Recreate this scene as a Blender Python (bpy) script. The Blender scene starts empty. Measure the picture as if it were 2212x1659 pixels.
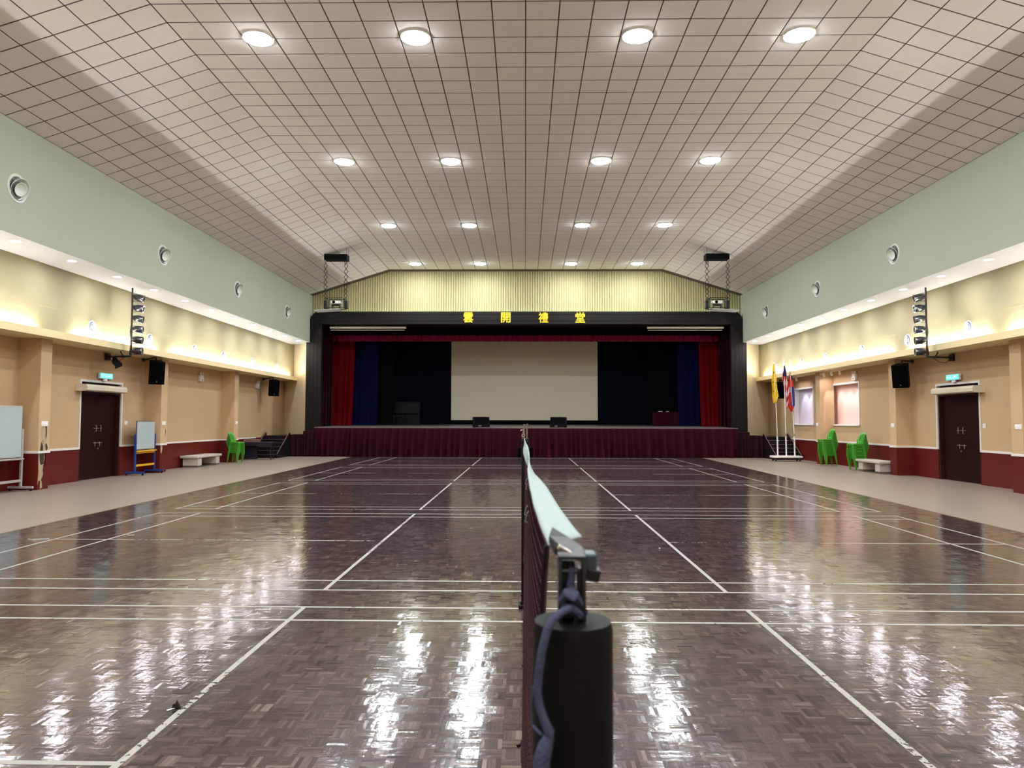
import bpy, bmesh, math, random
import numpy as np
from mathutils import Matrix, Vector
random.seed(7); rng = np.random.default_rng(11)
PI = math.pi
S = bpy.context.scene
COL = S.collection

# ------------------------------------------------------------------ camera, world, exposure
CF = 1597.22; CX, CH = 0.0035, 1.69304
CR = Vector((0.99983789, 0.01783507, 0.00247155))
CU = Vector((-0.00157896, -0.04988905, 0.99875352))
CW = Vector((-0.01793614, 0.99859551, 0.0498528))
cam = bpy.data.cameras.new('camera')
cam.sensor_fit = 'HORIZONTAL'; cam.sensor_width = 36.0; cam.lens = CF / 2212 * 36.0
cam.clip_start = 0.05; cam.clip_end = 200
cam.dof.use_dof = True; cam.dof.focus_distance = 9.0; cam.dof.aperture_fstop = 9.0
camo = bpy.data.objects.new('camera', cam); COL.objects.link(camo)
mw = Matrix.Identity(4)
for i in range(3):
    mw[i][0] = CR[i]; mw[i][1] = CU[i]; mw[i][2] = -CW[i]
mw[0][3] = CX; mw[1][3] = 0; mw[2][3] = CH
camo.matrix_world = mw
S.camera = camo
w = bpy.data.worlds.new('world'); S.world = w; w.use_nodes = True
w.node_tree.nodes['Background'].inputs[0].default_value = (0, 0, 0, 1)
w.node_tree.nodes['Background'].inputs[1].default_value = 0
S.view_settings.view_transform = 'Standard'; S.view_settings.look = 'None'
S.view_settings.gamma = 1; S.view_settings.use_curve_mapping = False
S.view_settings.exposure = 2.74
L_CEIL, L_DOWN, L_COVE, L_HEAD, L_TRACK = 40.0, 58.0, 20.5, 1.2, 50.0
S.cycles.max_bounces = 7; S.cycles.diffuse_bounces = 5; S.cycles.glossy_bounces = 3
S.cycles.transmission_bounces = 2; S.cycles.transparent_max_bounces = 6
S.cycles.caustics_reflective = False; S.cycles.caustics_refractive = False
S.cycles.sample_clamp_indirect = 4.0
S.cycles.use_adaptive_sampling = True; S.cycles.adaptive_threshold = 0.035

def at(x, y, Y):
    """point of the place seen at photo position (x, y), at depth Y down the hall"""
    d = CW + CR * ((x - 1106) / CF) - CU * ((y - 829.5) / CF)
    t = Y / d.y
    return Vector((CX + d.x * t, Y, CH + d.z * t))

# ------------------------------------------------------------------ materials
def lin(c):
    return tuple((v / 255 / 12.92) if v <= 10.3 else ((v / 255 + 0.055) / 1.055) ** 2.4 for v in c)
def mat(name, rgb, rough=0.6, metal=0.0, spec=0.5, var=0.08, scale=6.0, bump=0.0, bscale=40.0, emit=None, sheen=0.0, stretch=None, coat=0.0):
    m = bpy.data.materials.new(name); m.use_nodes = True
    nt = m.node_tree; b = nt.nodes['Principled BSDF']
    c = lin(rgb)
    b.inputs['Roughness'].default_value = rough; b.inputs['Metallic'].default_value = metal
    b.inputs['Specular IOR Level'].default_value = spec
    if sheen:
        b.inputs['Sheen Weight'].default_value = sheen
        b.inputs['Sheen Tint'].default_value = (*[min(1, v * 9 + .012) for v in c], 1); b.inputs['Sheen Roughness'].default_value = .35
    if coat: b.inputs['Coat Weight'].default_value = coat
    tc = nt.nodes.new('ShaderNodeTexCoord'); src = tc.outputs['Object']
    if stretch:
        mp = nt.nodes.new('ShaderNodeMapping'); mp.inputs['Scale'].default_value = stretch
        nt.links.new(src, mp.inputs[0]); src = mp.outputs[0]
    n = nt.nodes.new('ShaderNodeTexNoise'); n.inputs['Scale'].default_value = scale; n.inputs['Detail'].default_value = 4
    nt.links.new(src, n.inputs['Vector'])
    mx = nt.nodes.new('ShaderNodeMix'); mx.data_type = 'RGBA'
    mx.inputs[6].default_value = (*[v * (1 - var) for v in c], 1)
    mx.inputs[7].default_value = (*[min(1, v * (1 + var)) for v in c], 1)
    nt.links.new(n.outputs[0], mx.inputs[0]); nt.links.new(mx.outputs[2], b.inputs['Base Color'])
    if bump:
        n2 = nt.nodes.new('ShaderNodeTexNoise'); n2.inputs['Scale'].default_value = bscale
        nt.links.new(src, n2.inputs['Vector'])
        bp = nt.nodes.new('ShaderNodeBump'); bp.inputs['Strength'].default_value = bump; bp.inputs['Distance'].default_value = 0.01
        nt.links.new(n2.outputs[0], bp.inputs['Height']); nt.links.new(bp.outputs[0], b.inputs['Normal'])
    if emit:
        b.inputs['Emission Color'].default_value = (*emit[0], 1); b.inputs['Emission Strength'].default_value = emit[1]
    return m
def glow(name, rgb, strength):
    m = bpy.data.materials.new(name); m.use_nodes = True
    nt = m.node_tree; nt.nodes.clear()
    o = nt.nodes.new('ShaderNodeOutputMaterial'); e = nt.nodes.new('ShaderNodeEmission')
    e.inputs[0].default_value = (*rgb, 1); e.inputs[1].default_value = strength
    nt.links.new(e.outputs[0], o.inputs[0]); return m

def parquet_mat(name, per_object):
    m = mat(name, (90, 74, 68), 0.2, var=0.0)
    nt = m.node_tree; b = nt.nodes['Principled BSDF']
    for l in list(b.inputs['Base Color'].links): nt.links.remove(l)
    if per_object:
        t = nt.nodes.new('ShaderNodeObjectInfo'); tint = t.outputs['Random']
    else:
        t = nt.nodes.new('ShaderNodeAttribute'); t.attribute_name = 'tint'; tint = t.outputs['Fac']
    r = nt.nodes.new('ShaderNodeValToRGB')
    el = r.color_ramp.elements
    el[0].position = 0; el[0].color = (*lin((54, 44, 43)), 1)
    el[1].position = 1; el[1].color = (*lin((124, 106, 99)), 1)
    for p, c in ((.3, (70, 57, 56)), (.6, (84, 70, 67)), (.85, (99, 83, 79))):
        e = el.new(p); e.color = (*lin(c), 1)
    nt.links.new(tint, r.inputs[0])
    g = nt.nodes.new('ShaderNodeNewGeometry'); n = nt.nodes.new('ShaderNodeTexNoise')
    n.inputs['Scale'].default_value = 90; n.inputs['Detail'].default_value = 3
    nt.links.new(g.outputs['Position'], n.inputs['Vector'])
    n2 = nt.nodes.new('ShaderNodeTexNoise'); n2.inputs['Scale'].default_value = 0.35; n2.inputs['Detail'].default_value = 3
    nt.links.new(g.outputs['Position'], n2.inputs['Vector'])
    ad = nt.nodes.new('ShaderNodeMath'); ad.operation = 'ADD'
    nt.links.new(n.outputs[0], ad.inputs[0]); nt.links.new(n2.outputs[0], ad.inputs[1])
    mul = nt.nodes.new('ShaderNodeMix'); mul.data_type = 'RGBA'; mul.blend_type = 'MULTIPLY'; mul.inputs[0].default_value = 1
    mr = nt.nodes.new('ShaderNodeMapRange'); mr.inputs[1].default_value = .6; mr.inputs[2].default_value = 1.4
    mr.inputs[3].default_value = .75; mr.inputs[4].default_value = 1.2
    nt.links.new(ad.outputs[0], mr.inputs[0])
    nt.links.new(r.outputs[0], mul.inputs[6]); nt.links.new(mr.outputs[0], mul.inputs[7])
    nt.links.new(mul.outputs[2], b.inputs['Base Color'])
    rr = nt.nodes.new('ShaderNodeMapRange'); rr.inputs[3].default_value = .085; rr.inputs[4].default_value = .16
    nt.links.new(n2.outputs[0], rr.inputs[0]); nt.links.new(rr.outputs[0], b.inputs['Roughness'])
    n3 = nt.nodes.new('ShaderNodeTexNoise'); n3.inputs['Scale'].default_value = 28; n3.inputs['Detail'].default_value = 2
    nt.links.new(g.outputs['Position'], n3.inputs['Vector'])
    bp = nt.nodes.new('ShaderNodeBump'); bp.inputs['Strength'].default_value = 0.06; bp.inputs['Distance'].default_value = 0.012
    nt.links.new(n3.outputs[0], bp.inputs['Height']); nt.links.new(bp.outputs[0], b.inputs['Normal'])
    b.inputs['Specular IOR Level'].default_value = 0.5
    return m

def line_mat(name, cut):
    m = mat(name, (164, 161, 153), 0.4, var=0.06, scale=20)
    nt = m.node_tree; b = nt.nodes['Principled BSDF']; o = nt.nodes['Material Output']
    g = nt.nodes.new('ShaderNodeNewGeometry'); n = nt.nodes.new('ShaderNodeTexNoise')
    n.inputs['Scale'].default_value = 26; n.inputs['Detail'].default_value = 5
    nt.links.new(g.outputs['Position'], n.inputs['Vector'])
    n2 = nt.nodes.new('ShaderNodeTexNoise'); n2.inputs['Scale'].default_value = 0.8
    nt.links.new(g.outputs['Position'], n2.inputs['Vector'])
    ad = nt.nodes.new('ShaderNodeMath'); ad.operation = 'ADD'
    nt.links.new(n.outputs[0], ad.inputs[0]); nt.links.new(n2.outputs[0], ad.inputs[1])
    gt = nt.nodes.new('ShaderNodeMath'); gt.operation = 'GREATER_THAN'; gt.inputs[1].default_value = cut
    nt.links.new(ad.outputs[0], gt.inputs[0])
    tr = nt.nodes.new('ShaderNodeBsdfTransparent'); ms = nt.nodes.new('ShaderNodeMixShader')
    nt.links.new(gt.outputs[0], ms.inputs[0]); nt.links.new(b.outputs[0], ms.inputs[1]); nt.links.new(tr.outputs[0], ms.inputs[2])
    nt.links.new(ms.outputs[0], o.inputs[0]); return m

M = {}
M['tile'] = mat('ceiling_tile_board', (238, 232, 226), 0.9, var=0.03, scale=3, bump=.15, bscale=120)
M['tile2'] = mat('ceiling_tile_board_pieces', (238, 232, 226), 0.9, var=0.03, scale=3, bump=.15, bscale=120)
M['deck'] = mat('ceiling_reveal', (88, 78, 68), 0.9)
M['green'] = mat('pale_green_paint', (180, 186, 166), 0.75, var=0.03, scale=1.5)
M['yellow'] = mat('pale_yellow_paint', (158, 149, 117), 0.75, var=0.03, scale=1.5)
M['soffit'] = mat('white_soffit_paint', (178, 177, 181), 0.8, var=0.02)
M['ledge'] = mat('cream_ledge_paint', (226, 208, 160), 0.7, var=0.03)
M['peach'] = mat('peach_plaster', (200, 168, 130), 0.8, var=0.05, scale=1.2, bump=.1, bscale=60)
M['maroon'] = mat('maroon_wainscot_paint', (96, 24, 18), 0.42, spec=.3, var=0.12, scale=1.5)
M['white'] = mat('white_gloss_trim', (232, 226, 222), 0.4, var=0.03)
M['cream_panel'] = mat('cream_panel_paint', (236, 220, 186), 0.7, var=0.05, scale=4, stretch=(1, 1, .15))
M['flute'] = mat('cream_fluted_panel', (182, 176, 132), 0.7, var=0.05, scale=3, stretch=(1, 1, .2))
M['darkwood'] = mat('dark_stained_wood', (23, 18, 17), 0.55, spec=.2, var=0.25, scale=5, stretch=(1, 1, .08))
M['darkwood_h'] = mat('dark_stained_wood_header', (27, 23, 22), 0.55, spec=.2, var=0.3, scale=5, stretch=(.08, 1, 1.5))
M['doorwood'] = mat('dark_brown_door_veneer', (36, 11, 8), 0.5, spec=.12, var=0.25, scale=4, stretch=(1, 1, .1))
M['doorframe'] = mat('brown_door_frame', (56, 23, 17), 0.45, spec=.25, var=0.2, scale=4)
M['brass'] = mat('brushed_steel_handle', (205, 190, 175), 0.3, metal=0.9, var=0.03)
M['black'] = mat('black_paint', (9, 9, 11), 0.7, spec=.1, var=0.15)
M['grille'] = mat('black_speaker_grille', (5, 5, 6), 0.9, spec=.05, var=0.3, scale=200)
M['blackmetal'] = mat('black_metal', (24, 23, 24), 0.4, var=0.2)
M['canblack'] = mat('gloss_black_lamp_can', (30, 31, 40), 0.22, var=0.2, coat=.5)
M['chrome'] = mat('bare_metal', (190, 188, 185), 0.25, metal=0.9, var=0.05)
M['stage_floor'] = mat('grey_stage_boards', (92, 86, 80), 0.55, var=0.12, scale=3, stretch=(.2, 2, 1))
M['stage_black'] = mat('black_stage_wall', (6, 7, 8), 0.95, spec=.1, var=0.1)
M['navy'] = mat('navy_back_curtain', (8, 13, 28), 0.95, spec=.1, var=0.2, scale=3)
M['wine'] = mat('wine_velvet', (50, 4, 13), 0.85, spec=.15, var=0.2, scale=4, sheen=.55)
M['wine_dark'] = mat('dark_wine_velvet', (44, 8, 18), 0.9, spec=.15, var=0.15, scale=4, sheen=.05)
M['valance'] = mat('lit_wine_valance', (112, 12, 40), 0.85, spec=.2, var=.15)  # lit lower strip of the valance, the light put into the colour
M['shaded_wine'] = mat('shaded_wine_valance', (18, 4, 9), 0.95, spec=.05, var=.2)  # header's shade on the upper valance, painted as a darker wine
M['red'] = mat('bright_red_curtain', (104, 5, 9), 0.9, spec=.1, var=0.1, scale=3)
M['blue'] = mat('royal_blue_curtain', (8, 16, 60), 0.9, spec=.1, var=0.12, scale=3)
M['screen'] = mat('matte_projection_fabric', (236, 230, 208), 0.95, var=0.01, scale=.6)
M['tubecase'] = mat('cream_screen_casing', (224, 212, 192), 0.5, var=0.03)
M['gold'] = mat('gold_letter', (226, 194, 30), 0.5, var=0.03)
M['vinyl'] = mat('beige_vinyl_floor', (150, 136, 123), 0.34, var=0.07, scale=1.4, stretch=(1.5, .5, 1), bump=.02, bscale=8)
M['edge'] = mat('tan_edge_strip', (140, 116, 88), 0.5)
M['sub'] = mat('dark_joint', (24, 18, 16), 0.8)
M['parq'] = parquet_mat('parquet_wood', False)
M['parq1'] = parquet_mat('parquet_wood_piece', True)
M['line'] = line_mat('worn_line_paint', 1.2); M['line_worn'] = line_mat('badly_worn_line_paint', .98)
M['led'] = glow('led_panel', (0.90, 0.97, 1.0), L_CEIL)
M['down'] = glow('led_downlight', (0.96, 0.93, 1.0), L_DOWN)
M['cove'] = glow('cove_tube_light', (0.90, 0.97, 1.0), L_COVE)
M['head'] = glow('header_tube_light', (0.88, 1.0, 0.80), L_HEAD)
M['track'] = glow('track_lamp', (1.0, 0.95, 1.0), L_TRACK)
M['exit'] = glow('exit_sign_face', (0.05, 0.62, 0.72), 0.36)
M['exit_text'] = glow('exit_sign_letters', (0.35, 0.9, 0.95), 0.42)
M['rim'] = mat('white_plastic_rim', (235, 235, 233), 0.4, var=0.02)
M['vent'] = mat('pale_grey_green_vent', (226, 232, 222), 0.45, var=0.04)
M['ventdark'] = mat('vent_throat', (92, 102, 94), 0.6)
M['ventw'] = mat('white_vent', (228, 230, 238), 0.35, var=0.03)
M['ventwd'] = mat('white_vent_throat', (120, 124, 150), 0.5)
M['boardw'] = mat('whiteboard_face', (176, 190, 192), 0.25, var=0.03, scale=3)
M['alu'] = mat('grey_aluminium', (186, 178, 174), 0.4, metal=.3, var=0.04)
M['framedark'] = mat('dark_grey_frame', (86, 84, 86), 0.4)
M['bluepaint'] = mat('blue_steel_paint', (24, 62, 138), 0.4, var=0.08)
M['yellowpaint'] = mat('yellow_steel_paint', (226, 170, 36), 0.45, var=0.05)
M['bench'] = mat('cream_terrazzo', (196, 188, 176), 0.4, var=0.07, scale=30)
M['benchbase'] = mat('grey_plinth_tile', (104, 92, 80), 0.6)
M['greenplastic'] = mat('green_plastic', (72, 160, 44), 0.4, var=0.04)
M['navyply'] = mat('navy_table_laminate', (26, 24, 44), 0.35, var=0.1)
M['card'] = mat('brown_cardboard', (122, 92, 74), 0.8, var=0.08)
M['plate'] = mat('white_switch_plate', (240, 238, 236), 0.35, var=0.02)
M['acwhite'] = mat('ivory_plastic', (228, 218, 196), 0.4, var=0.03)
M['whitepaint'] = mat('white_enamel', (240, 236, 230), 0.4, var=0.03)
M['rubber'] = mat('black_rubber', (22, 21, 22), 0.7)
M['niche1'] = mat('pinkish_niche_board', (226, 190, 178), 0.7, var=0.06, scale=2)
M['niche2'] = mat('lilac_niche_board', (200, 192, 208), 0.7, var=0.06, scale=2)
M['postpaint'] = mat('worn_black_post_paint', (11, 10, 11), 0.55, spec=.15, var=0.4, scale=30)
M['netcord'] = mat('maroon_net_cord', (56, 16, 22), 0.9, var=0.2, scale=60)
M['nettape'] = mat('white_net_tape', (158, 172, 170), 0.85, var=0.05, scale=25)
M['nethem'] = mat('black_net_hem', (22, 14, 16), 0.9)
M['cord'] = mat('faded_blue_cord', (56, 60, 86), 0.8, var=0.15, scale=80, bump=.3, bscale=400)
M['steel'] = mat('dull_grey_steel', (36, 38, 38), 0.45, metal=.3, var=0.12, scale=60)
M['steeldk'] = mat('dark_teal_steel', (66, 84, 90), 0.4, metal=.4, var=0.12)
M['plaster'] = mat('broken_plaster', (176, 160, 128), 0.9, var=0.35, scale=14, bump=.8, bscale=30)
M['cavity'] = mat('dark_cavity', (62, 46, 33), 0.9, var=0.6, scale=16)
M['stepwood'] = mat('dark_step_wood', (22, 15, 15), 0.5, spec=.25, var=0.15)
M['nosing'] = mat('worn_step_nosing', (112, 92, 88), 0.4)
M['piano'] = mat('black_lacquer', (6, 6, 8), 0.45, spec=.2)
M['skin_scrap'] = mat('black_foam_scrap', (14, 13, 14), 0.7)
M['seam'] = mat('panel_seam', (190, 172, 120), 0.8)

# ------------------------------------------------------------------ mesh helpers
class MB:
    def __init__(s): s.v = []; s.f = []; s.m = []; s.M = Matrix.Identity(4); s.k = 0
    def add(s, vs, fs):
        o = len(s.v)
        s.v += [tuple(s.M @ Vector(p)) for p in vs]
        s.f += [tuple(i + o for i in f) for f in fs]; s.m += [s.k] * len(fs); return s
    def box(s, x0, y0, z0, x1, y1, z1):
        v = [(x0, y0, z0), (x1, y0, z0), (x1, y1, z0), (x0, y1, z0), (x0, y0, z1), (x1, y0, z1), (x1, y1, z1), (x0, y1, z1)]
        return s.add(v, [(0, 3, 2, 1), (4, 5, 6, 7), (0, 1, 5, 4), (1, 2, 6, 5), (2, 3, 7, 6), (3, 0, 4, 7)])
    def rbox(s, x0, y0, z0, x1, y1, z1, b=0.01, seg=2):
        bm = bmesh.new(); bmesh.ops.create_cube(bm, size=1)
        for v in bm.verts:
            v.co = ((x0 + x1) / 2 + v.co.x * (x1 - x0), (y0 + y1) / 2 + v.co.y * (y1 - y0), (z0 + z1) / 2 + v.co.z * (z1 - z0))
        bmesh.ops.bevel(bm, geom=bm.edges[:], offset=b, segments=seg, affect='EDGES', profile=.5)
        bm.verts.index_update()
        s.add([v.co[:] for v in bm.verts], [[v.index for v in f.verts] for f in bm.faces]); bm.free(); return s
    def tube(s, path, r, n=8, cap=True):
        path = [Vector(p) for p in path]; rs = r if isinstance(r, (list, tuple)) else [r] * len(path)
        rings = []; ref = None
        for i, p in enumerate(path):
            d = (path[min(i + 1, len(path) - 1)] - path[max(i - 1, 0)])
            d = d.normalized() if d.length > 1e-9 else Vector((0, 0, 1))
            if ref is None: ref = Vector((1, 0, 0)) if abs(d.x) < .9 else Vector((0, 1, 0))
            a = (ref - d * ref.dot(d)).normalized(); b = d.cross(a); ref = a
            rings.append([p + (a * math.cos(2 * PI * k / n) + b * math.sin(2 * PI * k / n)) * rs[i] for k in range(n)])
        v = [q for rg in rings for q in rg]; f = []
        for i in range(len(rings) - 1):
            for k in range(n):
                f.append((i * n + k, i * n + (k + 1) % n, (i + 1) * n + (k + 1) % n, (i + 1) * n + k))
        if cap: f.append(tuple(range(n))[::-1]); f.append(tuple((len(rings) - 1) * n + k for k in range(n)))
        return s.add(v, f)
    def lathe(s, prof, n=24, closed=False):
        """profile of (r, z) turned about local z"""
        v = []; f = []
        for r, z in prof:
            for k in range(n): v.append((r * math.cos(2 * PI * k / n), r * math.sin(2 * PI * k / n), z))
        q = len(prof)
        for i in range(q if closed else q - 1):
            for k in range(n):
                f.append((i * n + k, i * n + (k + 1) % n, ((i + 1) % q) * n + (k + 1) % n, ((i + 1) % q) * n + k))
        return s.add(v, f)
    def disc(s, r, z=0, n=24, flip=False):
        idx = tuple(range(n))
        return s.add([(r * math.cos(2 * PI * k / n), r * math.sin(2 * PI * k / n), z) for k in range(n)], [idx[::-1] if flip else idx])
    def prism(s, poly, d0, d1, plane='xz'):
        """polygon in a plane pushed from d0 to d1 along the third axis"""
        def p3(a, b, d): return {'xz': (a, d, b), 'xy': (a, b, d), 'yz': (d, a, b)}[plane]
        n = len(poly); v = [p3(a, b, d0) for a, b in poly] + [p3(a, b, d1) for a, b in poly]
        f = [tuple(range(n)), tuple(range(2 * n - 1, n - 1, -1))] + [(i, i + n, (i + 1) % n + n, (i + 1) % n) for i in range(n)]
        return s.add(v, f)
    def grid(s, fn, nu, nv):
        v = [fn(i / nu, j / nv) for j in range(nv + 1) for i in range(nu + 1)]
        f = [(j * (nu + 1) + i, j * (nu + 1) + i + 1, (j + 1) * (nu + 1) + i + 1, (j + 1) * (nu + 1) + i) for j in range(nv) for i in range(nu)]
        return s.add(v, f)
def link(name, data, parent=None):
    o = bpy.data.objects.new(name, data); COL.objects.link(o)
    if parent: o.parent = parent
    return o
def build(name, mb, mats, parent=None, smooth=False, solid=0.0, fix=True):
    me = bpy.data.meshes.new(name); me.from_pydata(mb.v, [], mb.f)
    mats = mats if isinstance(mats, (list, tuple)) else [mats]
    for m in mats: me.materials.append(m)
    if len(mats) > 1: me.polygons.foreach_set('material_index', mb.m)
    if fix:
        bm = bmesh.new(); bm.from_mesh(me); bmesh.ops.recalc_face_normals(bm, faces=bm.faces); bm.to_mesh(me); bm.free()
    if smooth:
        me.polygons.foreach_set('use_smooth', [True] * len(me.polygons))
        try: me.set_sharp_from_angle(angle=math.radians(40))
        except Exception: pass
    me.update()
    o = link(name, me, parent)
    if solid:
        md = o.modifiers.new('solid', 'SOLIDIFY'); md.thickness = solid; md.offset = 0
    return o
def tag(o, label, cat, group=None):
    o['label'] = label; o['category'] = cat
    if group: o['group'] = group
    return o
def thing(name, label, cat, loc=(0, 0, 0), rz=0, group=None):
    o = link(name, None); o.location = loc; o.rotation_euler = (0, 0, rz); o.empty_display_size = .1
    return tag(o, label, cat, group)
def struct(o): o['kind'] = 'structure'; return o
def stuff(o): o['kind'] = 'stuff'; return o
def dup(root, loc, rz=None, label=None):
    c = root.copy(); COL.objects.link(c); c.location = loc
    if rz is not None: c.rotation_euler = (0, 0, rz)
    if label: c['label'] = label
    def rec(a, b):
        for ch in list(a.children):
            d = ch.copy(); COL.objects.link(d); d.parent = b; rec(ch, d)
    rec(root, c); return c
def T(x, y, z): return Matrix.Translation((x, y, z))
def RX(a): return Matrix.Rotation(a, 4, 'X')
def RY(a): return Matrix.Rotation(a, 4, 'Y')
def RZ(a): return Matrix.Rotation(a, 4, 'Z')

# ------------------------------------------------------------------ main dimensions
Y0, YW = -8.0, 35.8                       # back of the hall, proscenium wall
XW, XP, XL, XU, XB = 12.3, 11.75, 11.37, 11.63, 10.43   # wall, pilaster face, ledge face, upper wall, bulkhead
ZF, ZE, ZS = 9.0, 7.78, 5.47              # flat ceiling, eaves, soffit
XFC = 6.6                                 # half width of the flat ceiling

# ------------------------------------------------------------------ floor
def edgeL(Y): return -7.66 - 0.0135 * Y
def edgeR(Y): return 7.34 + 0.0265 * Y
fl = MB(); fl.k = 0
fl.box(-8.6, Y0, -.06, 8.6, YW, -.012)
for sgn, e in ((-1, edgeL), (1, edgeR)):
    ys = np.linspace(Y0, YW + 2, 24)
    fl.k = 1
    for a, b in zip(ys[:-1], ys[1:]):
        q = [(sgn * 12.6, a), (e(a), a), (e(b), b), (sgn * 12.6, b)]
        fl.prism(q, -.012, .002, 'xy')
    fl.k = 2
    for a, b in zip(ys[:-1], ys[1:]):
        q = [(e(a), a), (e(a) - sgn * .03, a), (e(b) - sgn * .03, b), (e(b), b)]
        fl.prism(q, -.012, .0035, 'xy')
floor = struct(build('floor', fl, [M['sub'], M['vinyl'], M['edge']]))
# parquet: basket weave of five-finger squares, every finger its own slightly tilted block
s = .115; fw = s / 5
x0i, x1i = -73, 73
jy0, jy1 = int(-1.0 / s), int(34.9 / s)
I, J = np.meshgrid(np.arange(x0i, x1i), np.arange(jy0, jy1)); I = I.ravel(); J = J.ravel()
cx = (I + .5) * s; cy = (J + .5) * s
par = (I + J) % 2
K = np.tile(np.arange(5), len(I)); n5 = np.repeat(np.arange(len(I)), 5)
off = (K - 2) * fw
px = cx[n5] + np.where(par[n5] == 0, off, 0); py = cy[n5] + np.where(par[n5] == 1, off, 0)
hx = np.where(par[n5] == 0, fw / 2, s / 2) - .0003; hy = np.where(par[n5] == 0, s / 2, fw / 2) - .0003
sq_tx = rng.normal(0, .0038, len(I))[n5]; sq_ty = rng.normal(0, .0052, len(I))[n5]
ta = rng.normal(0, .010, len(K)); tb = rng.normal(0, .0028, len(K))
tx = np.where(par[n5] == 0, ta, tb) + sq_tx; ty = np.where(par[n5] == 0, tb, ta) + sq_ty
z0 = -.0009 + rng.normal(0, .00012, len(K))
tint = np.clip(rng.normal(.45, .16, len(K)) + rng.normal(0, .09, len(I))[n5], 0, 1)
# the 300 blocks that show largest are parts of the floor, each an object
vis = (py > 3.62) & (np.abs(px) < 2.2)
order = np.argsort(np.where(vis, np.round(py / s) * 100 + np.abs(px), 1e9))[:300]
single = np.zeros(len(K), bool); single[order] = True
def block_arrays(sel, sides):
    X, Yy, HX, HY, TX, TY, Z = px[sel], py[sel], hx[sel], hy[sel], tx[sel], ty[sel], z0[sel]
    n = len(X); c = [(-1, -1), (1, -1), (1, 1), (-1, 1)]
    top = np.stack([np.stack([X + a * HX, Yy + b * HY, Z + a * HX * TX + b * HY * TY], 1) for a, b in c], 1)
    if not sides: return top.reshape(-1, 3), np.arange(4 * n).reshape(n, 4), 1
    low = top.copy(); low[:, :, 2] = -.012
    V = np.concatenate([top, low], 1).reshape(-1, 3); base = (np.arange(n) * 8)[:, None]
    F = [base + np.array([[0, 1, 2, 3]])]
    for i in range(4): j = (i + 1) % 4; F.append(base + np.array([[i, i + 4, j + 4, j]]))
    return V, np.stack(F, 1).reshape(-1, 4), 5
def quad_mesh(name, V, F, m, parent, tints):
    me = bpy.data.meshes.new(name); me.vertices.add(len(V)); me.vertices.foreach_set('co', V.astype(np.float32).ravel())
    me.loops.add(F.size); me.loops.foreach_set('vertex_index', F.astype(np.int32).ravel())
    me.polygons.add(len(F)); me.polygons.foreach_set('loop_start', np.arange(0, F.size, 4, dtype=np.int32))
    a = me.attributes.new('tint', 'FLOAT', 'FACE'); a.data.foreach_set('value', tints.astype(np.float32))
    me.materials.append(m); me.update(calc_edges=True); me.validate(); me.shade_flat()
    return link(name, me, parent)
near = (py < 8.5) & ~single; far = (py >= 8.5)
V1, F1, k1 = block_arrays(near, True); V2, F2, k2 = block_arrays(far, False)
stuff(quad_mesh('parquet_field', np.concatenate([V1, V2]), np.concatenate([F1, F2 + len(V1)]), M['parq'], floor,
      np.concatenate([np.repeat(tint[near], 5), tint[far]])))
pb = MB(); h, l = fw / 2 - .0003, s / 2 - .0003
pb.add([(-h, -l, -.011), (h, -l, -.011), (h, l, -.011), (-h, l, -.011), (-h, -l, 0), (h, -l, 0), (h, l, 0), (-h, l, 0)],
       [(0, 3, 2, 1), (4, 5, 6, 7), (0, 1, 5, 4), (1, 2, 6, 5), (2, 3, 7, 6), (3, 0, 4, 7)])
block0 = None
for q in order:
    if block0 is None: o = block0 = build('parquet_block', pb, M['parq1'], floor)
    else: o = block0.copy(); COL.objects.link(o)
    p = par[n5[q]]; o.location = (px[q], py[q], z0[q])
    o.rotation_euler = (0, 0, 0)
    R3 = Vector((-tx[q], -ty[q], 1)).to_track_quat('Z', 'Y').to_matrix().to_4x4()
    nrm = Vector((-tx[q], -ty[q], 1)).normalized()
    o.rotation_euler = (Matrix.Rotation(math.atan(ty[q]), 4, 'X') @ Matrix.Rotation(-math.atan(tx[q]), 4, 'Y') @ (RZ(PI / 2) if p else Matrix.Identity(4))).to_euler()

# court markings: five badminton courts side by side, their nets in one line down the hall
EC = [6.7776, 13.5154, 20.1913, 26.95, 34.1]; WC = 6.06
lw = .021
def line(x0, y0, x1, y1, mt='line'):
    m = MB(); a, b, c, d = min(x0, x1), max(x0, x1), min(y0, y1), max(y0, y1)
    if b - a > d - c: m.box(a - lw, c - lw, -.0004, b + lw, d + lw, .0003)
    else: m.box(a - lw, c - lw, -.0006, b + lw, d + lw, .0007)
    return build('court_line', m, M[mt], floor)
for k, e in enumerate(EC):
    n = e - WC - (.09 if k == 0 else 0)
    for yy in (n, n + .44, e - .44, e): line(-6.68, yy, 6.68, yy)
    for sx in (-1, 1):
        line(sx * 6.68, n, sx * 6.68, e); line(sx * 5.92, n, sx * 5.92, e); line(sx * 2.0, n, sx * 2.0, e)
        cut = 2.0 if k == 0 else (4.85 if sx < 0 else 4.1)
        if k: line(sx * 2.0, (n + e) / 2, sx * cut, (n + e) / 2, 'line_worn')
        line(sx * cut, (n + e) / 2, sx * 6.68, (n + e) / 2)
tick = MB()
tick.tube([(-7.02, 10.43, .001), (-6.93, 10.40, .001), (-6.86, 10.44, .001), (-6.74, 10.46, .001)], .014, 6)
build('paint_tick', tick, M['line'], floor)

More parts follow.
